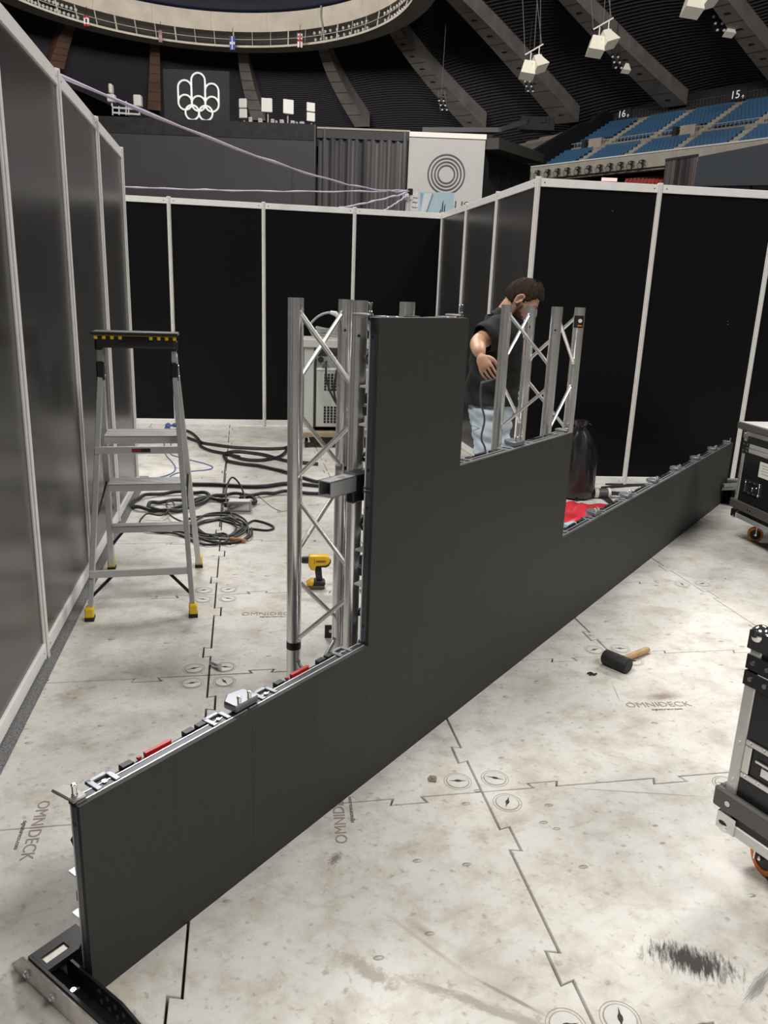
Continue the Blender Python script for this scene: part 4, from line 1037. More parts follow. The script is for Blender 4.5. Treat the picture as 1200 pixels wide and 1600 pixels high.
def fuse(parts, voxel, name, m, parent, smooth_it=3):
    b = MB()
    for vs, fs in parts: b.add(vs, fs)
    me = bpy.data.meshes.new('tmp'); me.from_pydata([tuple(v) for v in b.v], [], b.f)
    o = bpy.data.objects.new('tmp', me); col.objects.link(o)
    r = o.modifiers.new('r', 'REMESH'); r.mode = 'VOXEL'; r.voxel_size = voxel
    s_ = o.modifiers.new('m', 'SMOOTH'); s_.iterations = smooth_it; s_.factor = .5
    dg = bpy.context.evaluated_depsgraph_get(); m2 = bpy.data.meshes.new_from_object(o.evaluated_get(dg)); bpy.data.objects.remove(o)
    inv = wmat(parent).inverted(); m2.transform(inv); m2.materials.clear(); m2.materials.append(m); m2.shade_smooth(); m2.name = name
    o = bpy.data.objects.new(name, m2); col.objects.link(o); o.parent = parent
    return o
man = thing('person', 'bearded man in black polo shirt and light jeans, head bowed, working behind the far truss', 'person', (.60, 4.30, 0))
# joints
hipc = V((.565, 4.30, .97)); waist = V((.570, 4.30, 1.10)); chest = V((.588, 4.30, 1.295)); neckb = V((.603, 4.30, 1.45))
shR, shL = V((.590, 4.115, 1.405)), V((.615, 4.485, 1.405))
elR = AT(745, 535, 4.02); wrR = AT(750, 553, 3.86)
elL = V((.60, 4.55, 1.16)); wrL = V((.665, 4.44, 1.03))
kneeR, ankR = V((.60, 4.20, .53)), V((.575, 4.19, .09)); kneeL, ankL = V((.645, 4.42, .53)), V((.64, 4.43, .09))
hpR, hpL = V((.565, 4.205, .93)), V((.575, 4.395, .93))
N_ = {'hip': (hipc, .125, .16), 'waist': (waist, .12, .16), 'chest': (chest, .125, .175), 'neckb': (neckb, .075, .09), 'neck': (V((.637, 4.295, 1.505)), .058, .06), 'headb': (V((.664, 4.29, 1.55)), .062, .060),
      'shR': (shR, .062, .062), 'elR': (elR, .046, .046), 'faR': (elR*.6+wrR*.4, .044, .042), 'wrR': (wrR, .028, .034),
      'shL': (shL, .062, .062), 'elL': (elL, .045, .045), 'faL': (elL*.6+wrL*.4, .040, .040), 'wrL': (wrL, .028, .034),
      'hpR': (hpR, .095, .098), 'knR': (kneeR, .062, .064), 'caR': (kneeR*.65+ankR*.35, .060, .058), 'anR': (ankR, .04, .042), 'toR': (ankR+V((.15, -.02, -.05)), .035, .04),
      'hpL': (hpL, .095, .098), 'knL': (kneeL, .062, .064), 'caL': (kneeL*.65+ankL*.35, .060, .058), 'anL': (ankL, .04, .042), 'toL': (ankL+V((.15, .02, -.05)), .035, .04)}
ED = [('hip', 'waist'), ('waist', 'chest'), ('chest', 'neckb'), ('neckb', 'neck'), ('neck', 'headb'), ('chest', 'shR'), ('shR', 'elR'), ('elR', 'faR'), ('faR', 'wrR'), ('chest', 'shL'), ('shL', 'elL'), ('elL', 'faL'), ('faL', 'wrL'),
      ('hip', 'hpR'), ('hpR', 'knR'), ('knR', 'caR'), ('caR', 'anR'), ('anR', 'toR'), ('hip', 'hpL'), ('hpL', 'knL'), ('knL', 'caL'), ('caL', 'anL'), ('anL', 'toL')]
parts = [skin_mesh(N_, ED, 'hip')]
# head: sculpted ellipsoid in its own frame (x forward, y to his left, z up)
hyaw, hpit = math.radians(-12), math.radians(42)
HM = Matrix.Translation(V((.690, 4.285, 1.546))) @ Matrix.Rotation(hyaw, 4, 'Z') @ Matrix.Rotation(hpit, 4, 'Y') @ Matrix.Scale(.90, 4)
def gauss(d2, s): return math.exp(-d2/(2*s*s))
def headp(th_, ph, off=0.0):
    x, y, z = math.cos(ph)*math.cos(th_), math.cos(ph)*math.sin(th_), math.sin(ph)
    p = V((.098*x, .077*y, .118*z))
    if z < 0:                                   # jaw narrows, chin comes forward
        f = -z; p.y *= 1-.30*f*f; p.x *= 1-.20*f*(1 if x < 0 else .25)
        if x > 0: p.x += .010*f
    if x < 0 and z > -.3: p.x *= 1.07
    if x > 0:
        fy, fz = y, z
        p.x += .032*gauss(fy*fy+((fz+.12)*.8)**2, .13)+.012*gauss(fy*fy+(fz-.08)**2*.6, .12)   # nose and bridge
        p.x += .007*gauss((abs(fy)-.3)**2*.5+(fz-.22)**2, .10)                                  # brow
        p.x -= .012*gauss((abs(fy)-.40)**2+(fz-.03)**2, .13)                                     # eye sockets
        p.x += .007*gauss(fy*fy*.5+(fz+.47)**2*1.5, .12)                                          # lips
        p.x -= .005*gauss(fy*fy*.6+(fz+.62)**2*3, .1)
        p.x += .010*gauss(fy*fy+(fz+.86)**2*.8, .18)                                             # chin
        p.y += .006*(1 if y > 0 else -1)*gauss((abs(fy)-.8)**2+(fz+.1)**2, .22)                  # cheek bones
    n_ = V((p.x/.098, p.y/.077, p.z/.118)).normalized()
    return HM @ (p+n_*off)
def head_surface(off=0.0, cond=None, offf=None):
    nu, nv = 56, 40; vs = []; ok = []
    for j in range(nv+1):
        ph = -PI/2+PI*j/nv; ph = max(-PI/2+1e-3, min(PI/2-1e-3, ph))
        for i in range(nu):
            th_ = 2*PI*i/nu
            o_ = off if offf is None else offf(th_, ph); vs.append(headp(th_, ph, o_)); ok.append(cond(th_, ph) if cond else True)
    fs = []
    for j in range(nv):
        for i in range(nu):
            q = (j*nu+i, j*nu+(i+1) % nu, (j+1)*nu+(i+1) % nu, (j+1)*nu+i)
            if all(ok[k] for k in q): fs.append(q)
    return vs, fs
parts.append(head_surface())
for sy in (-1, 1):                              # ears
    b = MB(); Me = HM @ Matrix.Translation((-.008, .076*sy, -.002)) @ Matrix.Rotation(-.25*sy, 4, 'Z') @ Matrix.Rotation(.2, 4, 'Y')
    b.tube([Me @ V((.020*math.cos(q)*(1 if math.sin(q) > 0 else .7)-.004, .008*sy, .033*math.sin(q))) for q in [2*PI*k/14 for k in range(14)]], .0058, 6, True)
    b.ball((0, 0, 0), 1, 10, Me @ Matrix.Diagonal((.018, .006, .028, 1))); parts.append((b.v, b.f))
# hands: palm and five fingers each, right hand closed on a cable end
def hand(wr, fdir, pdir, side, curl):
    """fdir towards the knuckles, pdir out of the palm, side=thumb direction sign"""
    f = V(fdir).normalized(); p_ = (V(pdir)-f*V(pdir).dot(f)).normalized(); s_ = f.cross(p_)*side
    out = [skin_mesh({'w': (wr, .024, .030), 'm': (wr+f*.045, .017, .038), 'k': (wr+f*.082, .013, .038)}, [('w', 'm'), ('m', 'k')], 'w')]
    for k, (o_, ln) in enumerate(((.034, .074), (.0115, .082), (-.0115, .077), (-.033, .061))):
        a0 = wr+f*.078+s_*o_; seg = [a0]; d_ = f.copy(); ax = s_
        for j, fr in enumerate((.42, .32, .26)):
            an = curl*(.75, 1.0, .6)[j]*(1+.08*k)
            d_ = (d_*math.cos(an)+p_*math.sin(an) if j == 0 else d_*math.cos(an)+(ax.cross(d_)*(1 if ax.cross(f).dot(p_) > 0 else -1))*math.sin(an)).normalized()
            seg.append(seg[-1]+d_*ln*fr)
        out.append(skin_mesh({str(i): (q, .0086-.0006*i, .0086-.0006*i) for i, q in enumerate([wr+f*.04+s_*o_*.7]+seg)}, [(str(i), str(i+1)) for i in range(4)], '0', 1))
    t0 = wr+f*.022+s_*.024; t1 = t0+f*.026+s_*.022+p_*.012; t2 = t1+f*.032+s_*.004+p_*.016; t3 = t2+f*.022-s_*.008+p_*.012
    out.append(skin_mesh({'a': (t0, .012, .012), 'b': (t1, .0115, .0115), 'c': (t2, .0105, .0105), 'd': (t3, .009, .009)}, [('a', 'b'), ('b', 'c'), ('c', 'd')], 'a', 1))
    return out
parts += hand(wrR, (.42, -.22, -.88), (.45, .85, .1), 1, .34)
parts += hand(wrL, (.55, -.35, -.6), (.2, -.8, .2), -1, .5)
body = fuse(parts, .0044, 'body', SKIN, man, 2)
# face details as parts
def facept(u, v, off): return headp(u, v, off)
b = MB()
for sy in (-1, 1):
    b.tube(smoothpath([headp(sy*(.20+.11*k), .26+.03*math.sin(k*1.05), .004) for k in range(4)], 3), .0042, 6)
b.build('eyebrows', HAIR, man)
for sy in (-1, 1):
    c_ = headp(sy*.40, .035, .002); c_ = headp(sy*.40, .02, -.0035); b = MB(); b.ball(c_, .0088, 10); ey = b.build('eye', mat('eye_white', (.75, .72, .70), .2), man)
    b = MB(); b.ball(c_+(headp(sy*.38, -.10, .02)-c_).normalized()*.0050, .0052, 8); b.build('iris', mat('iris_brown', (.04, .02, .012), .2), ey)
b = MB(); b.tube(smoothpath([headp(u, -.50+.02*math.cos(u*5), .0015) for u in (-.30, -.15, 0, .15, .30)], 3), [.002]+[.0045]*11+[.002], 6); b.build('lips', mat('lip', (.40, .16, .13), .5), man)
rnd = random.Random(11)
def hairline(th_, ph):
    a_ = abs((th_+PI) % (2*PI)-PI)                # 0 at the face, pi at the back
    lim = .62 if a_ < .75 else (.62-(a_-.75)*1.1 if a_ < 1.35 else (-.05 if a_ < 1.85 else -.42))
    return ph > lim
def hairoff(th_, ph):
    a_ = abs((th_+PI) % (2*PI)-PI); e = .005+.012*max(0, math.sin(ph))+.010*max(0, math.cos(a_))*max(0, math.sin(ph))
    return e+.0035*math.sin(th_*17+ph*9)+.0025*math.sin(th_*31-ph*21)+.0015*rnd.uniform(-1, 1)
v0, f0 = head_surface(0, hairline, hairoff); b = MB(); b.add(v0, f0); hr_ = b.build('hair', HAIR, man, smooth=80)
md_ = hr_.modifiers.new('thick', 'SOLIDIFY'); md_.thickness = .022; md_.offset = -1
def beardzone(th_, ph):
    a_ = abs((th_+PI) % (2*PI)-PI)
    if a_ > 1.55 or ph < -1.35: return False
    if a_ > 1.15: return -.95 < ph < -.02
    if a_ > .62: return ph < -.36-(1.15-a_)*.2
    return ph < -.60 or (-.42 < ph < -.33 and a_ < .5)
v0, f0 = head_surface(0, beardzone, lambda t_, p_: .0055+.002*math.sin(t_*40)*math.sin(p_*37)+.001*rnd.uniform(-1, 1)); b = MB(); b.add(v0, f0); bd_ = b.build('beard', BEARD, man, smooth=80)
md_ = bd_.modifiers.new('thick', 'SOLIDIFY'); md_.thickness = .008; md_.offset = -1
# clothes follow the body surface: regions of it, lifted off along the normal
BONES = [(N_[a_][0], N_[c_][0], a_, c_) for a_, c_ in ED]
def bone_of(p):
    best = None
    for p0, p1, a_, c_ in BONES:
        d_ = p1-p0; t_ = max(0, min(1, (p-p0).dot(d_)/d_.length_squared)); q = (p-(p0+d_*t_)).length - (.07 if a_ in ('hip', 'waist', 'chest') and c_ in ('waist', 'chest', 'neckb') else 0)
        if best is None or q < best[0]: best = (q, a_, c_, t_)
    return best[1:]
def garment(name, m, keep, lift, smooth_it):
    src = body.data; W_ = wmat(man); tagv = [keep(W_ @ v.co, *bone_of(W_ @ v.co)) for v in src.vertices]
    idx = {}; vs = []; fs = []
    for f in src.polygons:
        if all(tagv[k] for k in f.vertices):
            q = []
            for k in f.vertices:
                if k not in idx:
                    idx[k] = len(vs); v = src.vertices[k]; p = W_ @ v.co; vs.append(p+v.normal*lift(p))
                q.append(idx[k])
            fs.append(tuple(q))
    b = MB(); b.add(vs, fs); o = b.build(name, m, man, smooth=80)
    k_ = o.modifiers.new('sm', 'SMOOTH'); k_.iterations = smooth_it; k_.factor = .5
    k_ = o.modifiers.new('th', 'SOLIDIFY'); k_.thickness = .005; k_.offset = 1
    return o
def in_shirt(p, a_, c_, t_):
    if (a_, c_) in (('shR', 'elR'), ('shL', 'elL')): return t_ < .80
    if a_ in ('waist', 'chest'): return not (c_ == 'neckb' and t_ > .97) 
    if (a_, c_) == ('neckb', 'neck'): return t_ < .35
    return p.z > .985 and a_ in ('hip', 'waist', 'chest')
def in_jeans(p, a_, c_, t_):
    if a_ in ('anR', 'anL'): return False
    if a_ in ('caR', 'caL'): return t_ < .97
    return p.z < 1.03 and (a_ in ('hip', 'hpR', 'hpL', 'knR', 'knL') or (a_ == 'waist' and t_ < .3))
fold = lambda p: .007*math.sin(p.z*40+p.y*24+2*math.sin(p.x*26))+.004*math.sin(p.z*71-p.y*40+p.x*30)
shirt = garment('shirt', SHIRT, in_shirt, lambda p: .024+.7*fold(p)+.012*max(0, 1-abs(p.z-1.0)/.12), 4)
jeans = garment('jeans', JEAN, in_jeans, lambda p: .019+.8*fold(V((p.x, p.y, p.z*1.5)))+.01*max(0, 1-p.z/.5), 3)
bk_ = (neckb+V((.020, 0, .020))); ax_ = (N_['neck'][0]-neckb).normalized(); xx_ = V((0, 1, 0)); yy_ = ax_.cross(xx_)
b = MB(); vs = []; n_ = 24
for ring_, (r_, h_) in enumerate(((.082, -.042), (.060, .010), (.065, .004), (.075, -.028))):
    for k in range(n_):
        q = 2*PI*k/n_; vs.append(bk_+xx_*(r_*1.02*math.cos(q))+yy_*(r_*math.sin(q))+ax_*(h_-.02*max(0, -math.sin(q))*0))
b.add(vs, [(i*n_+k, i*n_+(k+1) % n_, (i+1)*n_+(k+1) % n_, (i+1)*n_+k) for i in range(3) for k in range(n_)])
b.build('collar', SHIRT, shirt, smooth=60)
# pocket seam, shoes
b = MB(); b.tube(smoothpath([V((.455, 4.16, .885)), V((.50, 4.145, .872)), V((.56, 4.14, .866)), V((.61, 4.145, .872))], 4), .0022, 6); b.build('pocket_seam', mat('denim_seam', (.30, .38, .46), .9), jeans)
for sy, an in ((-1, ankR), (1, ankL)):
    b = MB(); poly = [(-.085, .0), (-.09, .03), (-.07, .10), (.01, .11), (.06, .08), (.14, .06), (.19, .04), (.20, .012), (.19, 0)]
    b.prism(poly, -.045, .045, frame_m(V((an.x, an.y, 0)), (1, -.08 if sy < 0 else .08, 0), (0, 0, 1))); b.build('shoe', SHOE, man, bevel=.012, seg=2)
# cable in his hand
hp_ = wrR+V((.060, -.008, -.125))
tool = [hp_+V((.045, .0, .015)), hp_, hp_+V((-.03, .0, -.01)), AT(752, 600, 3.95), AT(751, 628, 3.98), AT(757, 655, 4.0), AT(752, 685, 4.02), AT(758, 714, 4.04), V((.50, 4.10, .35)), V((.46, 4.15, .06)), V((.40, 4.3, .012)), V((.2, 4.5, .010))]
b = MB(); b.tube(smoothpath(tool, 6), .0055, 8)
tag(b.build('held_cable', mat('dark_grey_cable', (.10, .105, .115), .5)), 'thin dark grey cable hanging from the hand of the man', 'cable')

# ================================================================== ROPES, POLE AND POSTERS BEHIND THE BACK WALL
PURP = mat('lilac_rope', (.60, .51, .68), .5)
pb = AT(637, 330, 16.0)
t = thing('white_pole', 'white pole with round lamp behind the back partition holding lilac ropes', 'pole', (pb.x, pb.y, 0))
top = AT(639, 298, 16.0); b = MB(); b.cyl((pb.x, pb.y, 0), (pb.x, pb.y, top.z), .05, n=12); b.build('pole_tube', mat('pole_white', (.75, .74, .72), .5), t)
b = MB(); b.ball(AT(634.5, 307, 15.95), .07, 14); b.build('round_lamp', mat('globe_white', (.85, .85, .82), .3), t)
b = MB(); b.box(AT(641, 300, 15.97), (.1, .08, .12)); b.build('clamp', BLKPLAS, t, bevel=.01)
b = MB(); b.box(AT(643, 308, 15.97), (.06, .06, .12)); b.build('white_clip', mat('globe_white', (.8, .8, .8)), t, bevel=.01)
w0 = AT(70, 99, 4.30); w1 = AT(640, 299, 16.0)
def sag(a, c, s, n=24): return [a+(c-a)*(k/n)-V((0, 0, s*4*(k/n)*(1-k/n))) for k in range(n+1)]
for lab, a_, c_, s_, r in (('lilac rope sloping from above the left partition down to the pole', w0+(w0-w1)*.04, w1, .18, .011),
                           ('lilac rope strung nearly level above the back partition', AT(150, 290, 15.0), AT(640, 298, 16), .05, .014),
                           ('short lilac rope rising to the pole from the back partition', AT(470, 334, 14.0), AT(640, 300, 16), .04, .016),
                           ('lowest short lilac rope rising steeply to the pole', AT(590, 334, 14.5), AT(639, 303, 16), .02, .014)):
    b = MB(); pts = sag(a_, c_, s_)
    pts = [p+V((0, .01*math.sin(k*2.1), .012*math.sin(k*1.7)*(k/24))) for k, p in enumerate(pts)]
    b.tube(pts, [r*(1+.35*math.sin(k*2.6)) for k in range(len(pts))], 8)
    tag(b.build('hanging_rope', PURP), lab, 'rope', 'lilac ropes tied to the white pole')
def poster(name, label, x0, x1, y0, y1, Y, draw):
    A_, B_ = AT(x0, y1, Y), AT(x1, y1+(x1-x0)*.05, Y); top_ = AT(x0, y0, Y).z
    t = thing(name, label, 'poster', (A_.x, Y, 0)); wd = B_.x-A_.x; zb = 2.2
    b = MB(); b.span((A_.x, Y, zb), (B_.x, Y+.05, top_)); bd = b.build('board', mat('poster_pale_blue', (.50, .68, .78), .5), t, smooth=0)
    b = MB()
    for x in (A_.x+.1, B_.x-.1): b.cyl((x, Y+.08, 0), (x, Y+.08, top_), .025, n=8)
    b.build('support', ALU, t)
    def rect(u0, u1, v0, v1, m, nm, d=.004):
        b = MB(); b.span((A_.x+wd*u0, Y-d, zb+(top_-zb)*v0), (A_.x+wd*u1, Y-.0005, zb+(top_-zb)*v1)); return b.build(nm, m, bd, smooth=0)
    def poly(pts, m, nm, d=.006):
        b = MB(); b.prism([(A_.x+wd*u, zb+(top_-zb)*v) for u, v in pts], 0, d, Matrix(((1, 0, 0, 0), (0, 0, -1, Y), (0, 1, 0, 0), (0, 0, 0, 1)))); return b.build(nm, m, bd, smooth=0)
    draw(rect, poly); return t
PW, PK, PM, PYL = mat('print_white', (.8, .82, .84), .5), mat('print_black', (.03, .03, .03), .5), mat('print_mid_blue', (.28, .45, .68), .5), mat('print_yellow', (.85, .65, .12), .5)
def d1(rect, poly):
    poly([(.08, .98), (.22, .98), (.10, .80)], PM, 'blue_corner'); poly([(.30, .98), (.75, .98), (.1, .52), (.1, .70)], PW, 'white_stripe'); poly([(.76, .98), (.82, .98), (.14, .46), (.10, .48)], mat('print_slate', (.22, .33, .42)), 'dark_stripe', .007)
    poly([(.58, .56), (.74, .56), (.66, .44), (.55, .46)], PW, 'figure_body', .008); poly([(.60, .66), (.70, .70), (.76, .62), (.62, .58)], PYL, 'yellow_hat', .009); rect(.05, .97, .0, .40, PW, 'white_base'); rect(.10, .80, .385, .405, PK, 'ground_line', .006)
    poly([(.14, .30), (.30, .34), (.5, .28), (.36, .22), (.2, .24)], PK, 'print_mark', .006); poly([(.55, .32), (.72, .36), (.76, .30), (.6, .26)], PK, 'print_mark', .006); poly([(.28, .46), (.42, .54), (.44, .46)], PK, 'print_mark', .007)
def d2(rect, poly):
    for u, v in ((.22, .66), (.34, .76), (.46, .72)): poly([(u-.05, v-.07), (u-.01, v+.1), (u+.05, v+.14), (u+.03, v-.02), (u-.02, v-.09)], PK, 'drop_mark', .006)
    for k, (u0, u1) in enumerate(((.16, .52), (.16, .8), (.16, .46))): rect(u0, u1, .50-.05*k, .53-.05*k, PM, 'text_line', .006)
    rect(.02, .98, .0, .34, PW, 'white_base'); rect(.03, .14, .30, .33, PK, 'small_mark', .006)
poster('poster_board', 'pale blue poster with a yellow-hatted figure above the back partition', 654, 680.5, 299.5, 331, 19.0, d1)
poster('poster_board', 'pale blue poster with three black drop marks above the back partition', 681.5, 708, 300, 333, 19.02, d2)
t = thing('white_rack', 'cluttered white rack of tubes beside the posters above back partition', 'rack', AT(648, 332, 18.5).to_2d().to_3d())
b = MB()
for x in (644.5, 648, 652.5): q = AT(x, 303 if x < 650 else 294, 18.5); b.cyl((q.x, 18.5, 0), q, .028, n=8)
b.build('upright', PW, t)
for z in (306, 313, 321, 328): b = MB(); b.bar(AT(644, z, 18.5), AT(653, z+1, 18.5), .10, .06); b.build('shelf', PW, t, smooth=0)

# ================================================================== STADIUM: RING, ROOF, RIBS
RC, RR = V((-20.5, 84.0, 0)), 22.0
ceil = struct('ceiling')
def ring_pt(a_, r, z): return RC+V((r*math.cos(a_), r*math.sin(a_), z))
def revolve(prof, n=120, a0=0, a1=2*PI):
    b = MB(); full = abs(a1-a0-2*PI) < 1e-6; m = len(prof); k_ = n if full else n+1
    vs = [ring_pt(a0+(a1-a0)*k/n, r, z) for r, z in prof for k in range(k_)]
    fs = []
    for i in range(m):
        for k in range(n):
            j = (k+1) % n if full else k+1
            fs.append((i*k_+k, i*k_+j, ((i+1) % m)*k_+j, ((i+1) % m)*k_+k))
    return b.add(vs, fs)
rg = revolve([(22.0, 32), (21.65, 32.9), (21.85, 34.0), (24.5, 34.3), (24.5, 32)]).build('ring_band', CONC, ceil, smooth=30)
b = MB()
for k in range(20):
    a_ = 2*PI*(k+.4)/20; b.add([ring_pt(a_-.0012, 21.99, 32.0), ring_pt(a_+.0012, 21.99, 32.0), ring_pt(a_+.0012, 21.63, 32.9), ring_pt(a_-.0012, 21.63, 32.9), ring_pt(a_+.0012, 21.83, 34.0), ring_pt(a_-.0012, 21.83, 34.0)], [(0, 1, 2, 3), (3, 2, 4, 5)])
b.build('band_joint', mat('joint_grey', (.34, .31, .27), .9), rg, smooth=0)
for px in (507, ):
    q = G(px, 43, 32); a_ = math.atan2(q.y-RC.y, q.x-RC.x)
    b = MB(); b.tube(smoothpath([ring_pt(a_-.012, 21.9, 30.2), ring_pt(a_-.004, 21.85, 31.6), ring_pt(a_, 21.7, 32.4), ring_pt(a_+.002, 21.55, 33.0), ring_pt(a_+.006, 21.7, 34.1)], 5), .12, 6); b.build('drain_pipe', mat('pipe_grey', (.25, .24, .22), .6), rg)
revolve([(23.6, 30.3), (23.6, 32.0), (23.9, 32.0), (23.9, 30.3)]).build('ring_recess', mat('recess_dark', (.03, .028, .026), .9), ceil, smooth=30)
revolve([(21.75, 30.25), (21.75, 30.48), (23.9, 30.48), (23.9, 30.25)]).build('ring_catwalk', CONC, ceil, smooth=30)
revolve([(21.78, 31.1), (21.78, 31.15), (21.84, 31.15), (21.84, 31.1)]).build('ring_rail', CONC, ceil, smooth=0)
for k in range(60):
    a_ = 2*PI*k/60
    if not (.2 < a_ < 2.9): continue
    b = MB(); b.bar(ring_pt(a_, 21.85, 30.45), ring_pt(a_+.006, 22.2, 32.05), .14 if k % 3 == 0 else .05, .12); b.build('ring_strut', CONC, ceil, smooth=0)
b = MB(); b.cyl((0, 0, 0), (0, -.3, -.09), .10, .17, 10); b.cyl((0, -.3, -.09), (0, -.32, -.096), .15, .13, 10)
lampm = b.build('flood_lamp', mat('lamp_lens', (.62, .62, .60), .25, .35), ceil, world=False)
lamp_first = True
def ring_lamps(px0, px1, py0, py1, n, rows=2):
    global lamp_first
    for k in range(n):
        px = px0+(px1-px0)*k/(n-1); py = py0+(py1-py0)*k/(n-1)
        q = G(px, py, 31); a_ = math.atan2(q.y-RC.y, q.x-RC.x)
        for rw in range(rows):
            p = ring_pt(a_+.008*rw, 22.3, 30.85+.72*rw)
            o = lampm if lamp_first else share(lampm, 'flood_lamp', ceil); lamp_first = False
            o.matrix_basis = Matrix.Translation(p) @ Matrix.Rotation(a_-PI/2, 4, 'Z')
ring_lamps(-6, 120, -8, 24, 17); ring_lamps(481, 508, 52, 50, 4); ring_lamps(518, 545, 48, 42, 4); ring_lamps(553, 568, 42, 38, 3); ring_lamps(602, 664, 28, 10, 9)
b = MB(); b.lathe([(24.0, 34.25), (14, 35.2), (.1, 36.0)], RC, 48); b.build('roof_membrane', mat('blue_membrane', (.03, .05, .12), .7), ceil, smooth=0)

RIBS = [((20, 2), (-45, 62), (-120, 120), 100, 1), ((133, 36), (111, 71), (88, 106), 108, 1), ((246, 66), (244, 116), (241, 172), 118, 1), ((370, 72), (386, 126), (404, 188), 122, 0),
        ((481, 68), (525, 128), (566, 198), 122, 0), ((590, 50), (668, 118), (744, 202), 120, 0), ((703, 10), (800, 94), (886, 192), 116.5, 0), ((866, -4), (965, 82), (1054, 166), 109.5, 0), ((1085, -30), (1165, 58), (1236, 142), 100, 0), ((1330, -60), (1410, 20), (1490, 105), 88, 0)]
curves = []
def outward(p, r):
    d_ = V((p.x-RC.x, p.y-RC.y, 0)); d_ = d_.normalized()*max(d_.length, r); return V((RC.x+d_.x, RC.y+d_.y, p.z))
for tp, md_, bt_, Yb, br in RIBS:
    T = outward(G(*tp, 30.4), 25.0)+V((0, 0, .9)); Bq = AT(*bt_, Yb); Mq = AT(*md_, (T.y+Yb)/2)
    ctrl = Mq*2-(T+Bq)*.5 if not br else (T+Bq)*.5+V((0, 0, .6))
    curves.append([T*((1-u)**2)+ctrl*(2*u*(1-u))+Bq*(u*u) for u in [k/16 for k in range(17)]])
WID = [24, 22, 19, 20, 22, 30, 34, 34, 34, 34]
for (tp, md_, bt_, Yb, br), cv, wpx in zip(RIBS, curves, WID):
    b = MB(); vs = []; rad = (cv[-1]-cv[0]); side = V((rad.y, -rad.x, 0)).normalized()
    for k, p in enumerate(cv):
        hw = wpx*p.y/FPX*.5*(.62+.38*k/16)
        if br: hw *= .95
        for sx, dz in ((-1, 0), (1, 0), (1, 3.2), (-1, 3.2)): vs.append(p+side*(hw*sx)+V((0, 0, dz)))
    n_ = len(cv)
    b.add(vs, [(k*4+a_, k*4+(a_+1) % 4, (k+1)*4+(a_+1) % 4, (k+1)*4+a_) for k in range(n_-1) for a_ in range(4)]+[(0, 3, 2, 1), ((n_-1)*4, (n_-1)*4+1, (n_-1)*4+2, (n_-1)*4+3)])
    rb = b.build('rib', CONCB if br else CONCD, ceil, smooth=30)
    b = MB()
    for k in range(2, 16, 2):
        p = cv[k]; hw = wpx*p.y/FPX*.5*(.62+.38*k/16); tn = (cv[k+1]-cv[k-1]).normalized()
        b.box(p-V((0, 0, .004)), (hw*2, .12, .02), side, tn, side.cross(tn))
    b.build('segment_joint', mat('rib_joint', (.07, .06, .055), .9), rb, smooth=0)
    if not br and wpx > 28:
        b = MB()
        for k in (3, 5, 7, 9, 11, 15):
            p = cv[k]; tn = (cv[min(16, k+1)]-cv[k-1]).normalized(); q = p; b.cyl(q-V((0, 0, .03)), q+V((0, 0, .01)), .34, n=12)
        b.build('drain_hole', mat('hole_dark', (.03, .025, .02), .9), rb, smooth=0)
def cvat(cv, u):
    x = u*16; k = min(15, int(x)); return cv[k]+(cv[k+1]-cv[k])*(x-k)
for i in range(len(curves)-1):
    b = MB(); NR, NC = 64, 6; vs = []
    a_, c_ = curves[i], curves[i+1]
    for r in range(NR*2):
        u = 1.45*(r//2+(r % 2)*.55)/(NR-1)
        def ext(cv): return cvat(cv, u) if u <= 1 else cv[16]+(cv[16]-cv[15])*((u-1)*16)
        for k in range(NC+1):
            f = k/NC; p = ext(a_)*(1-f)+ext(c_)*f
            vs.append(p+V((0, 0, 1.9-(.42 if r % 2 else 0)+.6*math.sin(PI*f))))
    b.add(vs, [(r*(NC+1)+k, r*(NC+1)+k+1, (r+1)*(NC+1)+k+1, (r+1)*(NC+1)+k) for r in range(NR*2-1) for k in range(NC)])
    b.build('roof_panel', LOUV, ceil, smooth=0)
# dark backdrop behind everything, added to block out the world background
wf = struct('wall_far'); b = MB(); vs = []
for k in range(40):
    a_ = -.9+k*(PI+1.8)/39; vs += [V((150*math.cos(a_), 20+120*math.sin(a_), z)) for z in (0, 60)]
b.add(vs, [(2*k, 2*k+2, 2*k+3, 2*k+1) for k in range(39)]); b.build('backdrop_wall', mat('backdrop_wall_dark', (.012, .012, .015), .9), wf, smooth=0)

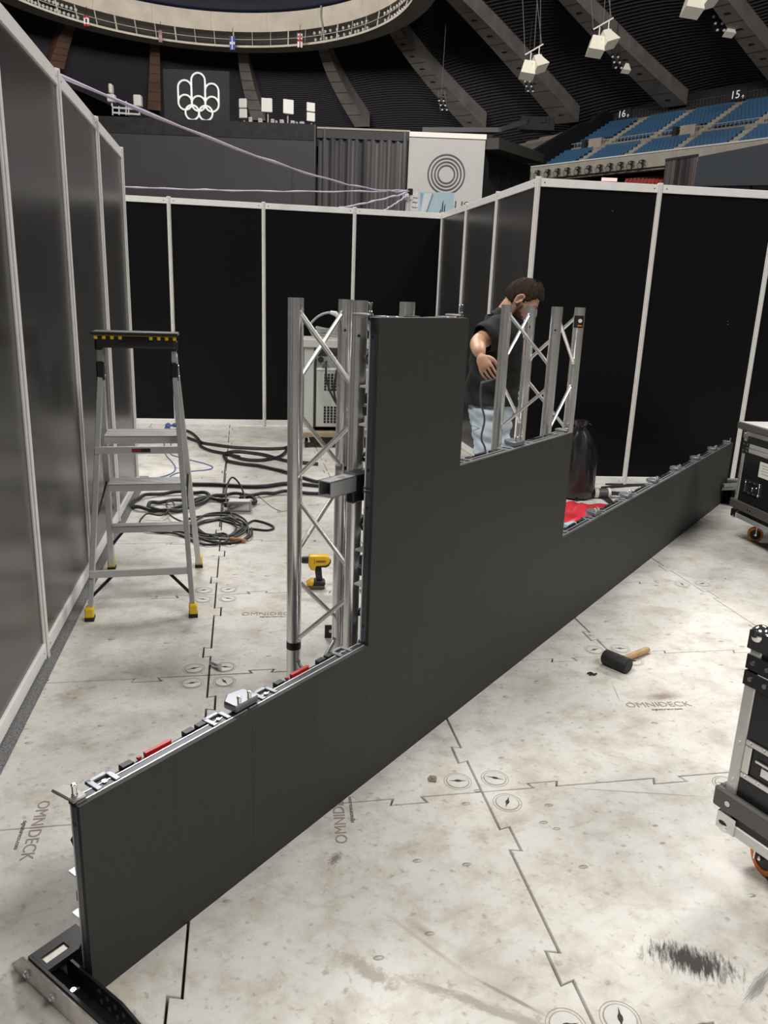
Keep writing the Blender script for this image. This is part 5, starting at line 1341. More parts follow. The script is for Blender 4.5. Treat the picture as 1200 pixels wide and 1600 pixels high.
# flags hanging from the ring
def flag(label, px, py0, py1, wpx, Y, base, shapes):
    A_, B_ = AT(px-wpx/2, py0, Y), AT(px+wpx/2, py1, Y); wd, ht = B_.x-A_.x, A_.z-B_.z
    t = thing('hanging_flag', label, 'flag', ((A_.x+B_.x)/2, Y, B_.z)); t['group'] = 'flags hanging from the roof ring'
    def sheet(u0, u1, v0, v1, d):
        b = MB(); n_ = 8; vs = []
        for th_ in (0, .03):
            for k in range(n_+1):
                u = u0+(u1-u0)*k/n_; yy = Y-d-th_+.12*math.sin(u*9)
                vs += [V((A_.x+wd*u, yy, B_.z+ht*v0)), V((A_.x+wd*u, yy, B_.z+ht*v1))]
        o_ = 2*(n_+1)
        b.add(vs, [(2*k, 2*k+2, 2*k+3, 2*k+1) for k in range(n_)]+[(o_+2*k, o_+2*k+1, o_+2*k+3, o_+2*k+2) for k in range(n_)]+[(2*k, 2*k+2, o_+2*k+2, o_+2*k) for k in range(n_)]+[(2*k+1, 2*k+3, o_+2*k+3, o_+2*k+1) for k in range(n_)]+[(0, 1, o_+1, o_), (2*n_, 2*n_+1, o_+2*n_+1, o_+2*n_)])
        return b
    f = sheet(0, 1, 0, 1, 0).build('cloth', base, t)
    for nm, m, u0, u1, v0, v1 in shapes: sheet(u0, u1, v0, v1, .04).build(nm, m, f)
    b = MB(); b.bar(V((A_.x-.1, Y, A_.z)), V((B_.x+.1, Y, A_.z)), .06, .06); b.cyl(V(((A_.x+B_.x)/2, Y, A_.z)), V(((A_.x+B_.x)/2, Y+.3, A_.z+1.0)), .03, n=6); b.build('rod', BLKMETAL, t, smooth=0)
FW, FR, FBL, FPK = mat('flag_white', (.72, .70, .70), .8), mat('flag_red', (.42, .03, .04), .8), mat('flag_blue', (.08, .10, .42), .8), mat('flag_pink', (.36, .20, .20), .8)
flag('red and white flag with a dark leaf shape hanging from the roof ring', 135, 24, 41, 9, 99.0, FW, [('red_band', FR, 0, 1, .78, 1), ('red_band', FR, 0, 1, 0, .2), ('leaf', mat('flag_dark', (.10, .02, .02), .8), .3, .7, .32, .66)])
flag('faded pink flag hanging from the roof ring above the brown rib', 250.5, 47, 66, 6, 102.5, FPK, [('pale_patch', mat('flag_pale', (.45, .33, .33), .8), .1, .9, .2, .6)])
flag('blue flag with a white cross hanging from the roof ring', 363, 57, 78, 8.5, 104.5, FBL, [('cross_bar', FW, .38, .62, 0, 1), ('cross_bar', FW, 0, 1, .42, .6)])
flag('white flag with a red cross hanging from the roof ring', 468.5, 52, 74, 7.5, 102.0, FW, [('cross_bar', FR, .4, .6, 0, 1), ('cross_bar', FR, 0, 1, .42, .58), ('dark_dot', mat('flag_dark2', (.2, .05, .1), .8), .1, .3, .7, .85), ('dark_dot', mat('flag_dark2', (.2, .05, .1), .8), .7, .9, .7, .85)])

# ================================================================== HOARDING, SIGN, BANNER
HY = 62.0
t = thing('hoarding', 'wide dark grey hoarding across the far end of the field', 'hoarding', (-15, HY, 0))
xl, xr = -27.0, AT(493, 250, HY).x; zt = 13.55
HG = mat('hoarding_grey', (.060, .059, .061), .8, 0, .3, .05, .4)
b = MB(); b.span((xl, HY, 0), (xr, HY+.6, zt-1.1)); b.build('fabric_face', HG, t, smooth=0)
b = MB(); b.span((xl, HY-.05, zt-1.1), (xr, HY+.6, zt)); b.build('top_band', mat('hoarding_band', (.030, .030, .031), .8, 0, .3, .3, 1.5), t, smooth=0)
b = MB(); b.span((xr-1.75, HY-.06, 8), (xr-1.65, HY, zt-1.1)); b.span((xr-.12, HY-.06, 0), (xr, HY, zt)); b.build('frame_post', BLKMETAL, t, smooth=0)
t = thing('pleated_curtain', 'dark grey pleated curtain between the hoarding and the white banner', 'curtain', (-2.5, HY, 0))
x1 = AT(640, 250, HY).x; zc = 13.25
b = MB(); vs = []; n_ = 90
for k in range(n_+1):
    u = k/n_; yy = HY+.18*math.sin(u*70)+.1*math.sin(u*31); x = xr+.2+(x1-xr-.3)*u
    vs += [V((x, yy, 0)), V((x, yy, zc-.6))]
b.add(vs, [(2*k, 2*k+2, 2*k+3, 2*k+1) for k in range(n_)])
def streak_mat():
    m = bpy.data.materials.new('streaked_curtain'); N, L, p = nodes_of(m)
    g = N.new('ShaderNodeNewGeometry'); mp = N.new('ShaderNodeMapping'); mp.inputs['Scale'].default_value = (1, .01, .02); L.new(g.outputs['Position'], mp.inputs['Vector'])
    nz = N.new('ShaderNodeTexNoise'); nz.inputs['Scale'].default_value = 1.1; nz.inputs['Detail'].default_value = 6; L.new(mp.outputs['Vector'], nz.inputs['Vector'])
    r = N.new('ShaderNodeValToRGB'); r.color_ramp.elements[0].position = .35; r.color_ramp.elements[1].position = .68
    r.color_ramp.elements[0].color = (.035, .034, .036, 1); r.color_ramp.elements[1].color = (.15, .145, .145, 1)
    L.new(nz.outputs['Fac'], r.inputs['Fac']); L.new(r.outputs['Color'], p.inputs['Base Color']); p.inputs['Roughness'].default_value = .8; return m
STREAK = streak_mat()
b.build('curtain_cloth', STREAK, t, smooth=60)
b = MB(); b.span((xr+.1, HY-.1, zc-.6), (x1-.05, HY+.4, zc)); b.build('curtain_head', HG, t, smooth=0)
b = MB(); b.span((xr+.1, HY-.16, zc), (x1-.05, HY+.4, zc+.12)); b.build('curtain_rail', mat('rail_beige', (.32, .30, .26), .6), t, smooth=0)
b = MB()
for x in (xr+.6, x1-.5): b.span((x, HY-.3, 0), (x+.14, HY-.22, zc))
b.build('curtain_post', BLKMETAL, t, smooth=0)
# emblem sign
SY = 66.0
t = thing('emblem_sign', 'dark sign board with a white emblem of rings and arches', 'sign', AT(308, 180, SY).to_2d().to_3d())
a_, c_ = AT(257, 176, SY), AT(358, 108, SY)
b = MB(); b.span((a_.x, SY, 8), (c_.x, SY+.5, AT(308, 109.5, SY).z)); bd = b.build('board', mat('sign_charcoal', (.032, .033, .036), .8), t, smooth=0)
b = MB(); b.span((a_.x+.5, SY+.1, 0), (a_.x+.9, SY+.4, 8)); b.span((c_.x-.9, SY+.1, 0), (c_.x-.5, SY+.4, 8)); b.build('support', BLKMETAL, t, smooth=0)
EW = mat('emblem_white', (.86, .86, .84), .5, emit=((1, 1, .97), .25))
u1 = SY/FPX*.985; ec = AT(310, 152, SY-.12)
def ep(x, y):  # emblem design units: pixels of the 4x crop relative to its centre (241, 607)
    return ec+V(((x-241)/4*u1, 0, -(y-607)/4*u1))
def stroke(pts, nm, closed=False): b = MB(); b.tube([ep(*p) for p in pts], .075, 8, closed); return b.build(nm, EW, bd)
for cx__, cy__ in ((164, 636), (241, 640), (318, 641), (203, 688), (281, 689)):
    stroke([(cx__+39*math.cos(q), cy__+39*math.sin(q)) for q in [2*PI*k/36 for k in range(36)]], 'ring', True)
def arch(x0, x1, ytop, yb0, yb1, nm):
    r = (x1-x0)/2; cxx = (x0+x1)/2
    stroke([(x0, yb0)]+[(cxx-r*math.cos(q), ytop+r-r*math.sin(q)) for q in [PI*k/20 for k in range(21)]]+[(x1, yb1)], nm)
arch(125, 202, 522, 640, 640, 'arch'); arch(202, 280, 482, 640, 640, 'arch'); arch(280, 357, 534, 640, 640, 'arch')
# white banner with rings
BY = 61.0
A_, B_ = AT(640, 207, BY), AT(759, 214, BY); zt = A_.z; zb = 6.0
t = thing('hanging_banner', 'tall white banner printed with black concentric rings', 'banner', ((A_.x+B_.x)/2, BY, zb))
b = MB(); b.span((A_.x, BY, zb), (B_.x, BY+.1, zt-.25)); bd = b.build('banner_cloth', mat('banner_white', (.46, .445, .435), .75, 0, .3, .05, .35), t, smooth=0)
b = MB(); b.span((A_.x, BY-.1, zt-.28), (B_.x+.05, BY+.2, zt+.05)); b.build('banner_bar', mat('banner_bar', (.78, .74, .66), .5), t, smooth=0)
b = MB(); b.span((A_.x+.1, BY+.12, 0), (A_.x+.35, BY+.35, zt)); b.span((B_.x-.35, BY+.12, 0), (B_.x-.1, BY+.35, zt)); b.build('banner_post', BLKMETAL, t, smooth=0)
rc = AT(697.3, 272.5, BY-.02); upx = BY/FPX*1.0
for r in (26.2, 21.2, 16.5, 12):
    b = MB(); b.pipe(rc-V((0, .03, 0)), rc+V((0, .02, 0)), (r+1.0)*upx, (r-1.1)*upx, 56); b.build('printed_ring', PK, bd, smooth=0)
q = AT(721, 323, BY-.03); text('lettering', 'US', .95, PK, bd, frame_m(q, (1, 0, -.04), (0.04, 0, 1)), .01)
# dark block behind the banner with slanting roof edge
t = thing('dark_stage_block', 'black draped block behind the banner with a slanting roof edge', 'block', AT(800, 290, 70).to_2d().to_3d())
p0, p1 = AT(757, 213, 61.6), AT(832, 243, 80)
b = MB(); n_ = 14; vs = []
for k in range(n_+1):
    p = p0+(p1-p0)*(k/n_); off = V((.15*math.sin(k*2.2), 0, 0)); vs += [V((p.x, p.y, 0))+off, V((p.x, p.y, p.z-.9))+off]
b.add(vs, [(2*k, 2*k+2, 2*k+3, 2*k+1) for k in range(n_)]); b.build('drape', mat('black_drape', (.008, .008, .011), .9), t, smooth=50)
b = MB(); b.bar(p0-V((0, 0, .5)), p1-V((0, 0, .3)), 2.2, .75); b.build('roof_edge', mat('roof_edge_dark', (.06, .055, .05), .8), t, smooth=0)
b = MB(); b.bar(p0+V((0, 0, .0)), p1+V((0, 0, .2)), 1.2, .2); b.build('roof_beam', BLKMETAL, t, smooth=0)
# antennas on the hoarding top
PA = mat('antenna_white', (.72, .70, .66), .5)
def antenna(label, plates, foot, Y=HY+.3):
    f = AT(*foot, Y); t = thing('panel_antenna', label, 'antenna', f); t['group'] = 'antennas on the hoarding top'
    b = MB(); b.cyl(V((f.x, Y+.2, zt_h)), V((f.x, Y+.2, AT(plates[0][0], plates[0][1], Y).z)), .06, n=8); b.build('mast', mat('mast_grey', (.35, .34, .33), .6), t)
    for cx_0, cy_0, ww, hh, yaw in plates:
        q = AT(cx_0, cy_0, Y); u = Y/FPX; X_ = V((math.cos(yaw), math.sin(yaw), -.02)).normalized()
        b = MB(); b.box(q, (ww*u, .18, hh*u), X_, V((-X_.y, X_.x, 0)).normalized(), (0, 0, 1)); b.build('plate', PA, t, bevel=.03, smooth=0)
zt_h = 13.4
antenna('stacked pair of white square antenna plates left on the hoarding top', [(379.5, 161.5, 11.5, 12, -.3), (380, 177.5, 11.5, 12, -.3)], (381, 187))
antenna('large white square antenna plate, left of the two big ones', [(417, 164.5, 15.5, 18, 0)], (418, 192))
antenna('large cream square antenna plate, right of the two big ones', [(450.5, 167, 15, 18.5, .25)], (449, 195))
antenna('stacked pair of cream square antenna plates right on the hoarding top', [(485.5, 167.5, 12, 11.5, .3), (485.5, 183, 12, 11.5, .3)], (486, 197))
for k, (px, py, wd, ht) in enumerate(((391.5, 187, 5, 6), (407, 189, 6, 6), (426, 190, 5, 6), (432, 191, 3, 4), (440.5, 191, 6, 6), (457.5, 193, 6, 7), (464, 193, 3, 4), (472, 194, 7, 6))):
    q = AT(px, py, HY+.25); u = HY/FPX; b = MB(); b.span((q.x-wd*u/2, HY+.1, zt_h), (q.x+wd*u/2, HY+.4, q.z+ht*u/2)); b.span((q.x-wd*u*.3, HY+.07, q.z), (q.x+wd*u*.3, HY+.1, q.z+ht*u*.3))
    tag(b.build('radio_unit', mat('radio_unit_grey', (.45, .44, .42), .6), bevel=.03, smooth=0), f'small pale radio unit on the hoarding top, {ordn[k]} from the left of eight', 'radio unit', 'radio units on the hoarding top')
t = thing('antenna_frame', 'white antenna boxes on a frame at the left hoarding top', 'antenna', AT(195, 176, HY+.3)); Y_ = HY+.3
b = MB(); b.bar(AT(176, 168, Y_), AT(219, 171, Y_), .12, .12); b.bar(AT(176, 176, Y_), AT(219, 179, Y_), .12, .12)
for x in (176, 186, 197, 201, 218): b.cyl(AT(x, 180, Y_), AT(x, 158 if x in (197,) else 166, Y_), .05, n=6)
b.build('frame', mat('frame_white', (.6, .6, .6), .5), t, smooth=0)
for x, y, ww, hh in ((174.5, 154, 11, 10), (173.5, 139, 5, 12), (215.5, 158, 11, 15)):
    q = AT(x, y, Y_); u = Y_/FPX; b = MB(); b.box(q, (ww*u, .5, hh*u)); b.build('antenna_box', PA, t, bevel=.06)
b = MB(); b.cyl(AT(175, 166, Y_), AT(173.5, 134, Y_), .06, n=8); b.build('mast', PA, t)

# ================================================================== GRANDSTAND
SP0 = G(842, 262.6, 18.0); SP1 = G(1200, 220, 18.0); SD = (SP1-SP0); SD.z = 0; SD.normalize(); SN = V((-SD.y, SD.x, 0))
def st(s, off, z): return V((SP0.x, SP0.y, 0))+SD*s+SN*off+V((0, 0, z))
STEPC = mat('stand_concrete', (.33, .30, .26), .9, 0, .2, .2, 1.2)
gs = thing('grandstand', 'concrete upper grandstand tier with rows of blue seats', 'grandstand', st(10, 5, 16))
def rowz(r): return 17.4+r*.45
for r in range(20):
    b = MB(); c_ = st(8, r*.85+.43, (rowz(r)*2-1.0)/2)
    b.box(c_, (50, .86, 1.0), SD, SN, (0, 0, 1)); b.build('terrace_step', STEPC, gs, smooth=0)
b = MB(); b.box(st(8, -.25, 17.35), (50, .5, 1.45), SD, SN, (0, 0, 1)); b.build('fascia', mat('fascia_concrete', (.42, .39, .33), .85, 0, .2, .1, 1), gs, smooth=0)
b = MB(); b.box(st(8, -.3, 18.13), (50, .7, .14), SD, SN, (0, 0, 1)); b.build('fascia_cap', mat('cap_pale', (.72, .70, .65), .7), gs, smooth=0)
b = MB()
for s in (-8, -2, 5, 12, 19, 26): b.box(st(s, -.505, 17.35), (.05, .012, 1.45), SD, SN, (0, 0, 1))
b.build('fascia_joint', mat('joint_grey', (.2, .2, .2)), gs, smooth=0)
AISLE = [-2.0, 4.6, 11.0, 17.3, 23.7, 30.0]
for s in AISLE:
    for rows_ in (range(0, 7), range(9, 18)):
      b = MB()
      for r in rows_:
        b.box(st(s, r*.85+.3, rowz(r)+.12), (1.0, .5, .24), SD, SN, (0, 0, 1))
      b.build('aisle_flight', mat('aisle_concrete', (.42, .38, .32), .9, 0, .2, .1, 2), gs, smooth=0)
b = MB()
for k in range(60): b.bar(st(-.5+k*.5, 7.6, rowz(8)+.0), st(-.5+k*.5, 7.6, rowz(8)+.95), .04, .04)
b.bar(st(-1, 7.6, rowz(8)+.95), st(32, 7.6, rowz(8)+.95), .06, .06)
b.build('walkway_railing', mat('railing_pale', (.45, .42, .38), .7), gs, smooth=0)
b = MB(); b.box(st(8, 18*.85+1.4, rowz(18)+1.0), (50, .3, 3.2), SD, SN, (0, 0, 1)); b.build('rear_wall', mat('rear_wall_dark', (.028, .026, .025), .9), gs, smooth=0)
b = MB()
for k in range(70): b.bar(st(-.5+k*.45, 18*.85+1.1, rowz(18)), st(-.5+k*.45, 18*.85+1.1, rowz(18)+1.5), .05, .05)
b.bar(st(-.5, 18*.85+1.1, rowz(18)+1.5), st(32, 18*.85+1.1, rowz(18)+1.5), .06, .06); b.build('rear_railing', mat('railing_dark', (.10, .09, .085), .8), gs, smooth=0)
for s in (1.4, 14.1, 27.0):
    b = MB(); b.box(st(s+1.3, 8.4, rowz(8)+.6), (1.9, 1.8, 1.3), SD, SN, (0, 0, 1)); vm = b.build('vomitory', mat('vomitory_concrete', (.46, .41, .33), .9, 0, .2, .1, 1), gs, smooth=0)
    b = MB(); b.box(st(s-.1, 8.0, rowz(8)+.6), (.5, 2.0, 1.1), SD, SN, (0, 0, 1)); b.build('doorway', mat('doorway_dark', (.03, .03, .03), .9), vm, smooth=0)
b = MB()
pr = [(-.6, 16.5), (16.6, 26.2), (16.6, 28.6), (11.5, 25.2), (9, 24.6), (-.6, 19.8)]
b.prism(pr, -1.2, -.4, frame_m(st(-.6, 0, 0), SN, (0, 0, 1), SD)); b.build('end_parapet', mat('end_parapet_black', (.008, .009, .014), .9), gs, smooth=0)
b = MB()
for k in range(24): b.box(st(-7.5+.05*k, 1.2+k*.6, rowz(k*.6/.85)+.5), (.08, .12, .25), SD, SN, (0, 0, 1))
b.build('terrace_handrail', BLKMETAL, gs, smooth=0)
q0 = AT(840, 200, 112); b = MB(); b.box(AT(838, 195, 112), (4.4, 2, 1.6)); b.box(AT(848, 188, 111), (.6, .5, .6)); b.box(AT(856, 187, 111), (.3, .3, .8)); b.box(AT(821, 189, 111), (.6, .5, .6))
b.build('camera_platform', mat('platform_dark', (.04, .038, .038), .9), gs, smooth=0)
b = MB(); b.bar(AT(660, 203, 100), AT(778, 203.5, 100), .5, .5); b.bar(AT(780, 203, 105), AT(820, 190, 108), .6, .5); b.build('upper_truss', mat('upper_truss_grey', (.12, .12, .12), .7), gs, smooth=0)
# seats
SEAT = mat('seat_blue', (.042, .125, .25), .5)
b = MB()
b.add([(-.2, 0, .36), (.2, 0, .36), (.2, .36, .32), (-.2, .36, .32), (.2, .46, .80), (-.2, .46, .80), (-.2, 0, .30), (.2, 0, .30), (.2, .40, .26), (-.2, .40, .26), (.2, .50, .78), (-.2, .50, .78)],
      [(0, 1, 2, 3), (3, 2, 4, 5), (0, 6, 7, 1), (6, 9, 8, 7), (9, 11, 10, 8), (5, 4, 10, 11), (0, 3, 9, 6), (1, 7, 8, 2), (3, 5, 11, 9), (2, 8, 10, 4)])
b.box((0, .2, .14), (.10, .12, .28))
sproto = b.build('stadium_seat', SEAT, world=False, smooth=0)
slots = []
for r in list(range(0, 7))+list(range(9, 18)):
    for k in range(-1, 78):
        s = k*.45-.1
        if any(abs(s-a_) < .75 for a_ in AISLE): continue
        if 9 <= r <= 10 and any(-.6 < s-v < 3.1 for v in (1.4, 14.1, 27.0)): continue
        p = st(s, r*.85+.28, rowz(r)+.012)
        d_ = (p-CAM); x_ = 600+FPX*d_.dot(_R)/d_.dot(_fw); y_ = 800-FPX*d_.dot(_U)/d_.dot(_fw)
        if x_ > 1215 or y_ < -10: continue
        slots.append((d_.length, p))
slots.sort(key=lambda q: q[0])
ang = math.atan2(SD.y, SD.x)
for k, (d_, p) in enumerate(slots[:300]):
    o = sproto if k == 0 else sproto.copy()
    if k: col.objects.link(o)
    o.matrix_basis = Matrix.Translation(p) @ Matrix.Rotation(ang, 4, 'Z')
    tag(o, 'blue plastic seat in the rows of the upper grandstand', 'seat', 'blue seats of the grandstand')
b = MB(); pv = [v.co.copy() for v in sproto.data.vertices]; pf = [tuple(f.vertices) for f in sproto.data.polygons]
rot = Matrix.Rotation(ang, 3, 'Z')
for d_, p in slots[300:]: b.add([rot @ v + p for v in pv], pf)
tag(b.build('seat_rows', SEAT, smooth=0), 'farther rows of small blue seats in the upper grandstand', 'seats', kind='stuff')
# spotlights along the fascia
for k, (px, py) in enumerate(((811, 275), (826, 273.5), (841, 272), (857, 270.5), (872, 269.3), (887.5, 268), (904, 266.6), (921, 265), (938, 263.5), (954, 261.5), (970.6, 259.6), (987, 258), (1004, 256.3))):
    q = onplane(px, py, st(0, -.72, 0), SN)
    lab = ['black spotlight at the dark end of the grandstand fascia'] + [f'black spotlight on the grandstand fascia, {x} from its dark end' for x in ordn[1:12]] + ['black spotlight on the fascia nearest the brown curtain']
    t = thing('spotlight', lab[k], 'spotlight', q, ang); t['group'] = 'spotlights along the fascia'
    b = MB(); b.cyl((0, -.05, 0), (0, -.55, -.25), .22, .34, 12); b.build('lamp_body', BLKMETAL, t, world=False)
    b = MB(); b.cyl((0, -.52, -.235), (0, -.56, -.255), .28, n=12); b.build('lens', mat('spot_lens', (.35, .34, .32), .3), t, world=False)
    b = MB(); b.tube([(-.4, -.15, -.1), (-.38, -.15, .32), (0, -.1, .42), (.38, -.15, .32), (.4, -.15, -.1)], .05, 6); b.box((0, 0, .3), (.12, .2, .3)); b.build('yoke', BLKMETAL, t, world=False)
# row signs
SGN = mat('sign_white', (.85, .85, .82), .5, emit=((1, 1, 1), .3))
for body, px, py, lab in (('16', 974, 178, 'white section number sixteen above the blue seats'), ('15', 1152, 148, 'white section number fifteen above the blue seats')):
    q = onplane(px, py, st(0, 18*.85+.9, 0), SN); t = thing('section_sign', lab, 'sign', q)
    b = MB(); b.box(q+SN*.08, (2.2, .06, 1.2), SD, SN, (0, 0, 1)); pl_ = b.build('plate', mat('sign_dark', (.025, .025, .028), .8), t, smooth=0)
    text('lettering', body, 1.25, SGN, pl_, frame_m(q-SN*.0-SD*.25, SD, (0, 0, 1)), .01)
    b = MB(); b.prism([(.55, -.35), (.75, -.1), (.95, -.35), (.75, -.2)], 0, .02, frame_m(q, SD, (0, 0, 1))); b.prism([(.72, -.5), (.78, -.5), (.78, -.2), (.72, -.2)], 0, .02, frame_m(q, SD, (0, 0, 1))); b.build('arrow', SGN, pl_, smooth=0)
# lower level: dark void, red seats, brown curtain, slate panel
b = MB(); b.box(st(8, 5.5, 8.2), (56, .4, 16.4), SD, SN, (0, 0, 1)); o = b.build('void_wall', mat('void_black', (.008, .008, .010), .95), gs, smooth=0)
RS = mat('seat_red', (.40, .06, .04), .55)
b = MB(); b.box(AT(1002, 300, 98)+V((0, 0, -1.4)), (8.4, 5, 2.4)); o = b.build('lower_terrace', mat('lower_terrace', (.10, .07, .06), .9), gs, smooth=0)
sr = None
for r in range(3):
    for k in range(11):
        px = 973+k*6.1+r*1.5; py = 288-k*.52-r*3.2+1
        p = AT(px, py, 95+r*.6)
        o = sproto.copy(); o.data = sproto.data.copy() if sr is None else sr.data
        if sr is None: sr = o; o.data.materials[0] = RS
        o.name = 'red_stadium_seat'; col.objects.link(o); o.matrix_basis = Matrix.Translation(p-V((0, 0, .5))) @ Matrix.Rotation(ang, 4, 'Z')
        tag(o, 'red seat in the short rows under the grandstand fascia', 'seat', 'red seats under the fascia')
b = MB(); q = AT(952, 280.5, 92); b.box(q, (1.7, .1, .34)); tag(b.build('lit_sign', mat('lit_sign_white', (.8, .5, .45), .5, emit=((1, .75, .7), .7)), smooth=0), 'small lit white sign under the grandstand fascia left of red seats', 'sign')
cpl = [AT(1040, 251, 78), AT(1091, 243.5, 76)]
t = thing('brown_curtain', 'purple brown striped curtain under the grandstand fascia', 'curtain', V((cpl[0].x, cpl[0].y, 0)))
b = MB(); vs = []; n_ = 50
for k in range(n_+1):
    p = cpl[0]+(cpl[1]-cpl[0])*(k/n_)+V((0, .15*math.sin(k*1.9), 0)); vs += [V((p.x, p.y, 9)), p]
b.add(vs, [(2*k, 2*k+2, 2*k+3, 2*k+1) for k in range(n_)])
m_ = mat('curtain_brown', (.085, .068, .072), .8); 
NN, LL, pp_ = nodes_of(m_); g_ = NN.new('ShaderNodeNewGeometry'); mp_ = NN.new('ShaderNodeMapping'); mp_.inputs['Scale'].default_value = (1, .1, .01); LL.new(g_.outputs['Position'], mp_.inputs['Vector'])
nz_ = NN.new('ShaderNodeTexNoise'); nz_.inputs['Scale'].default_value = 2.6; nz_.inputs['Detail'].default_value = 5; LL.new(mp_.outputs['Vector'], nz_.inputs['Vector'])
rr_ = NN.new('ShaderNodeValToRGB'); rr_.color_ramp.elements[0].position = .42; rr_.color_ramp.elements[1].position = .68; rr_.color_ramp.elements[0].color = (.06, .05, .055, 1); rr_.color_ramp.elements[1].color = (.22, .18, .18, 1)
LL.new(nz_.outputs['Fac'], rr_.inputs['Fac']); LL.new(rr_.outputs['Color'], pp_.inputs['Base Color'])
b.build('curtain_cloth', m_, t, smooth=60)
b = MB(); b.bar(cpl[0]+V((0, 0, .05)), cpl[1]+V((0, 0, .05)), .2, .2); b.build('curtain_rail', BLKMETAL, t, smooth=0)
q = [AT(1091, 245, 75.5), AT(1260, 212, 71)]
t = thing('slate_panel', 'plain dark slate blue panel under the fascia, cut by the photo edge', 'panel', V((q[0].x, q[0].y, 0)))
d_ = q[1]-q[0]; b = MB(); b.add([V((q[0].x, q[0].y, AT(1088, 291, 75.5).z)), V((q[1].x, q[1].y, AT(1260, 289, 71).z)), q[1], q[0]]+[v+V((.2, .5, 0)) for v in (V((q[0].x, q[0].y, AT(1088, 291, 75.5).z)), V((q[1].x, q[1].y, AT(1260, 289, 71).z)), q[1], q[0])], [(0, 1, 2, 3), (7, 6, 5, 4), (0, 4, 5, 1), (1, 5, 6, 2), (2, 6, 7, 3), (3, 7, 4, 0)])
b.build('panel_face', mat('slate_fabric', (.028, .036, .046), .7), t, smooth=0)
b = MB()
for x in (1100, 1180): p = AT(x, 270, 75.9); b.cyl((p.x, p.y+.4, 0), p+V((0, .4, 0)), .1, n=8)
b.build('panel_leg', BLKMETAL, t)

# ================================================================== HANGING LOUDSPEAKERS AND FLOODLIGHTS
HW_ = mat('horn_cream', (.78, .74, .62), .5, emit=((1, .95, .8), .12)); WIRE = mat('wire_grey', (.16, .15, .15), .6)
def frustum(c, up, fwd, a0, a1, h):
    """open horn: small end at c, mouth at c - up*h"""
    up = V(up).normalized(); X_ = V(fwd).cross(up).normalized(); Y_ = up.cross(X_)
    b = MB(); vs = [V(c)+X_*(a0*i)+Y_*(a0*j) for i, j in ((-1, -1), (1, -1), (1, 1), (-1, 1))]+[V(c)-up*h+X_*(a1*i)+Y_*(a1*j) for i, j in ((-1, -1), (1, -1), (1, 1), (-1, 1))]
    return b.add(vs, [(0, 1, 2, 3), (7, 6, 5, 4), (0, 4, 5, 1), (1, 5, 6, 2), (2, 6, 7, 3), (3, 7, 4, 0)])
def horns(label, px, py, k, Y=70.0):
    u = Y/FPX*k
    def L(x, y): q = AT(px, py, Y); return q+V((x*u, 0, -y*u))
    c0 = AT(px, py, Y); t = thing('hanging_loudspeaker', label, 'loudspeaker', c0); t['group'] = 'horn loudspeakers hanging on wires'
    b = MB(); b.bar(L(-12, -19), L(12, -33), 1.6*u, 1.6*u); br = b.build('spreader_bar', mat('bar_pale', (.7, .68, .62), .5), t, smooth=0)
    b = MB()
    for x, y0, y1 in ((-4, -22, -9), (7, -30, -18)): b.bar(L(x, y0), L(x, y1), 1.3*u, 1.3*u)
    b.bar(L(-9, -10), L(0, -12), 1.2*u, 1.2*u); b.bar(L(2, -18), L(11, -20), 1.2*u, 1.2*u); b.bar(L(11, -20), L(10, -6), 1.2*u, 1.2*u); b.build('hanger', mat('bar_pale', (.7, .68, .62), .5), t, smooth=0)
    b = frustum(L(-6, -9), (.12, .25, 1), (0, -1, .1), 7*u, 10*u, 19*u); h1 = b.build('horn', HW_, t, smooth=0)
    b = frustum(L(3, -17), (-.42, .3, .85), (.3, -1, .1), 4.5*u, 9.5*u, 19*u); b.build('horn', HW_, t, smooth=0)
    b = MB(); b.bar(L(-2, -7)-V((0, 8*u, 0)), L(-1, 3)-V((0, 11*u, 0)), .9*u, .9*u); b.build('horn_strut', mat('strut_grey', (.45, .43, .36), .6), h1, smooth=0)
    for x0, y0, x1 in ((-12, -19, -24), (0, -26, 0), (8, -31, 2), (10, -32, -8)):
        a_ = L(x0, y0); b = MB(); b.cyl(a_, V((a_.x+(x1-x0)*u*2.2, a_.y+1.5, 34.0)), .025, n=5); b.build('wire', WIRE, t)
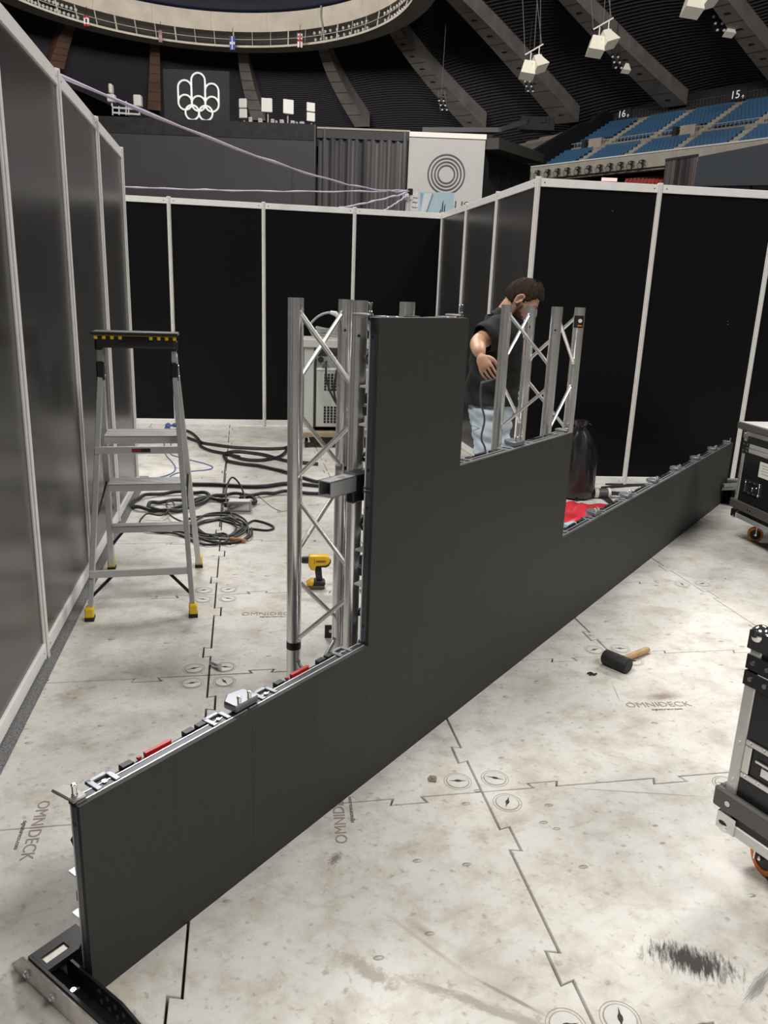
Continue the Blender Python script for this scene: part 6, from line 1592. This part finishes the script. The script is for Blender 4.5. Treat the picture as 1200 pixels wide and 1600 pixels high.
horns('pair of cream horn loudspeakers hanging nearest the roof ring', 832, 110, 1.0)
horns('middle pair of cream horn loudspeakers hanging on wires', 939, 73, 1.08)
horns('pair of cream horn loudspeakers hanging at the top edge of view', 1092, 8, 1.25)
def floods(label, px, py, k, Y, horn):
    u = Y/FPX*k
    def L(x, y): q = AT(px, py, Y); return q+V((x*u, 0, -y*u))
    t = thing('hanging_floodlights', label, 'floodlight', L(0, 0)); t['group'] = 'floodlight frames hanging on the ribs'
    b = MB()
    for x in (-6, 6): b.bar(L(x, -18), L(x, -10), 1*u, 1*u); b.bar(L(x, -18), L(x+6, 14), .8*u, .8*u)
    for y in (-18, -14, -10): b.bar(L(-6, y), L(6, y), .8*u, .8*u)
    b.bar(L(0, -18), L(0, -10), .8*u, .8*u)
    for y in (-4, 3, 10): b.bar(L(-5+y*.25, y), L(7+y*.25, y), .8*u, .8*u)
    b.bar(L(0, -18), L(2, -18)+V((0, 0, 9)), .06, .06)
    b.build('frame', BLKMETAL, t, smooth=0)
    for i in range(3):
        for j in range(2):
            c_ = L(-4+j*8+i*3.2, -6+i*7); b = MB(); b.cyl(c_, c_-V((-.6*u, 2.5*u, 4*u)), 1.8*u, 2.3*u, 10); lp = b.build('lamp', BLKMETAL, t)
            b = MB(); e_ = c_-V((-.6*u, 2.5*u, 4*u)); b.ball(e_, 1.9*u, 8); b.build('lens', mat('flood_lens', (.7, .7, .68), .25), lp)
    if horn:
        b = frustum(L(19, 6), (.1, .2, 1), (0, -1, 0), 2.2*u, 6*u, 11*u); b.build('horn', HW_, t, smooth=0); b = MB(); b.bar(L(8, 4), L(19, 6), u, u); b.build('arm', BLKMETAL, t, smooth=0)
floods('floodlight frame hanging on the rib above the white banner', 689, 160, .8, 98, 0)
floods('floodlight frame hanging behind the horns nearest the roof ring', 823, 130, .85, 98, 0)
floods('floodlight frame with a small horn beside the middle loudspeakers', 960, 92, .95, 94, 1)
floods('floodlight frame with a small horn near the upper right edge', 1118, 30, 1.15, 90, 1)
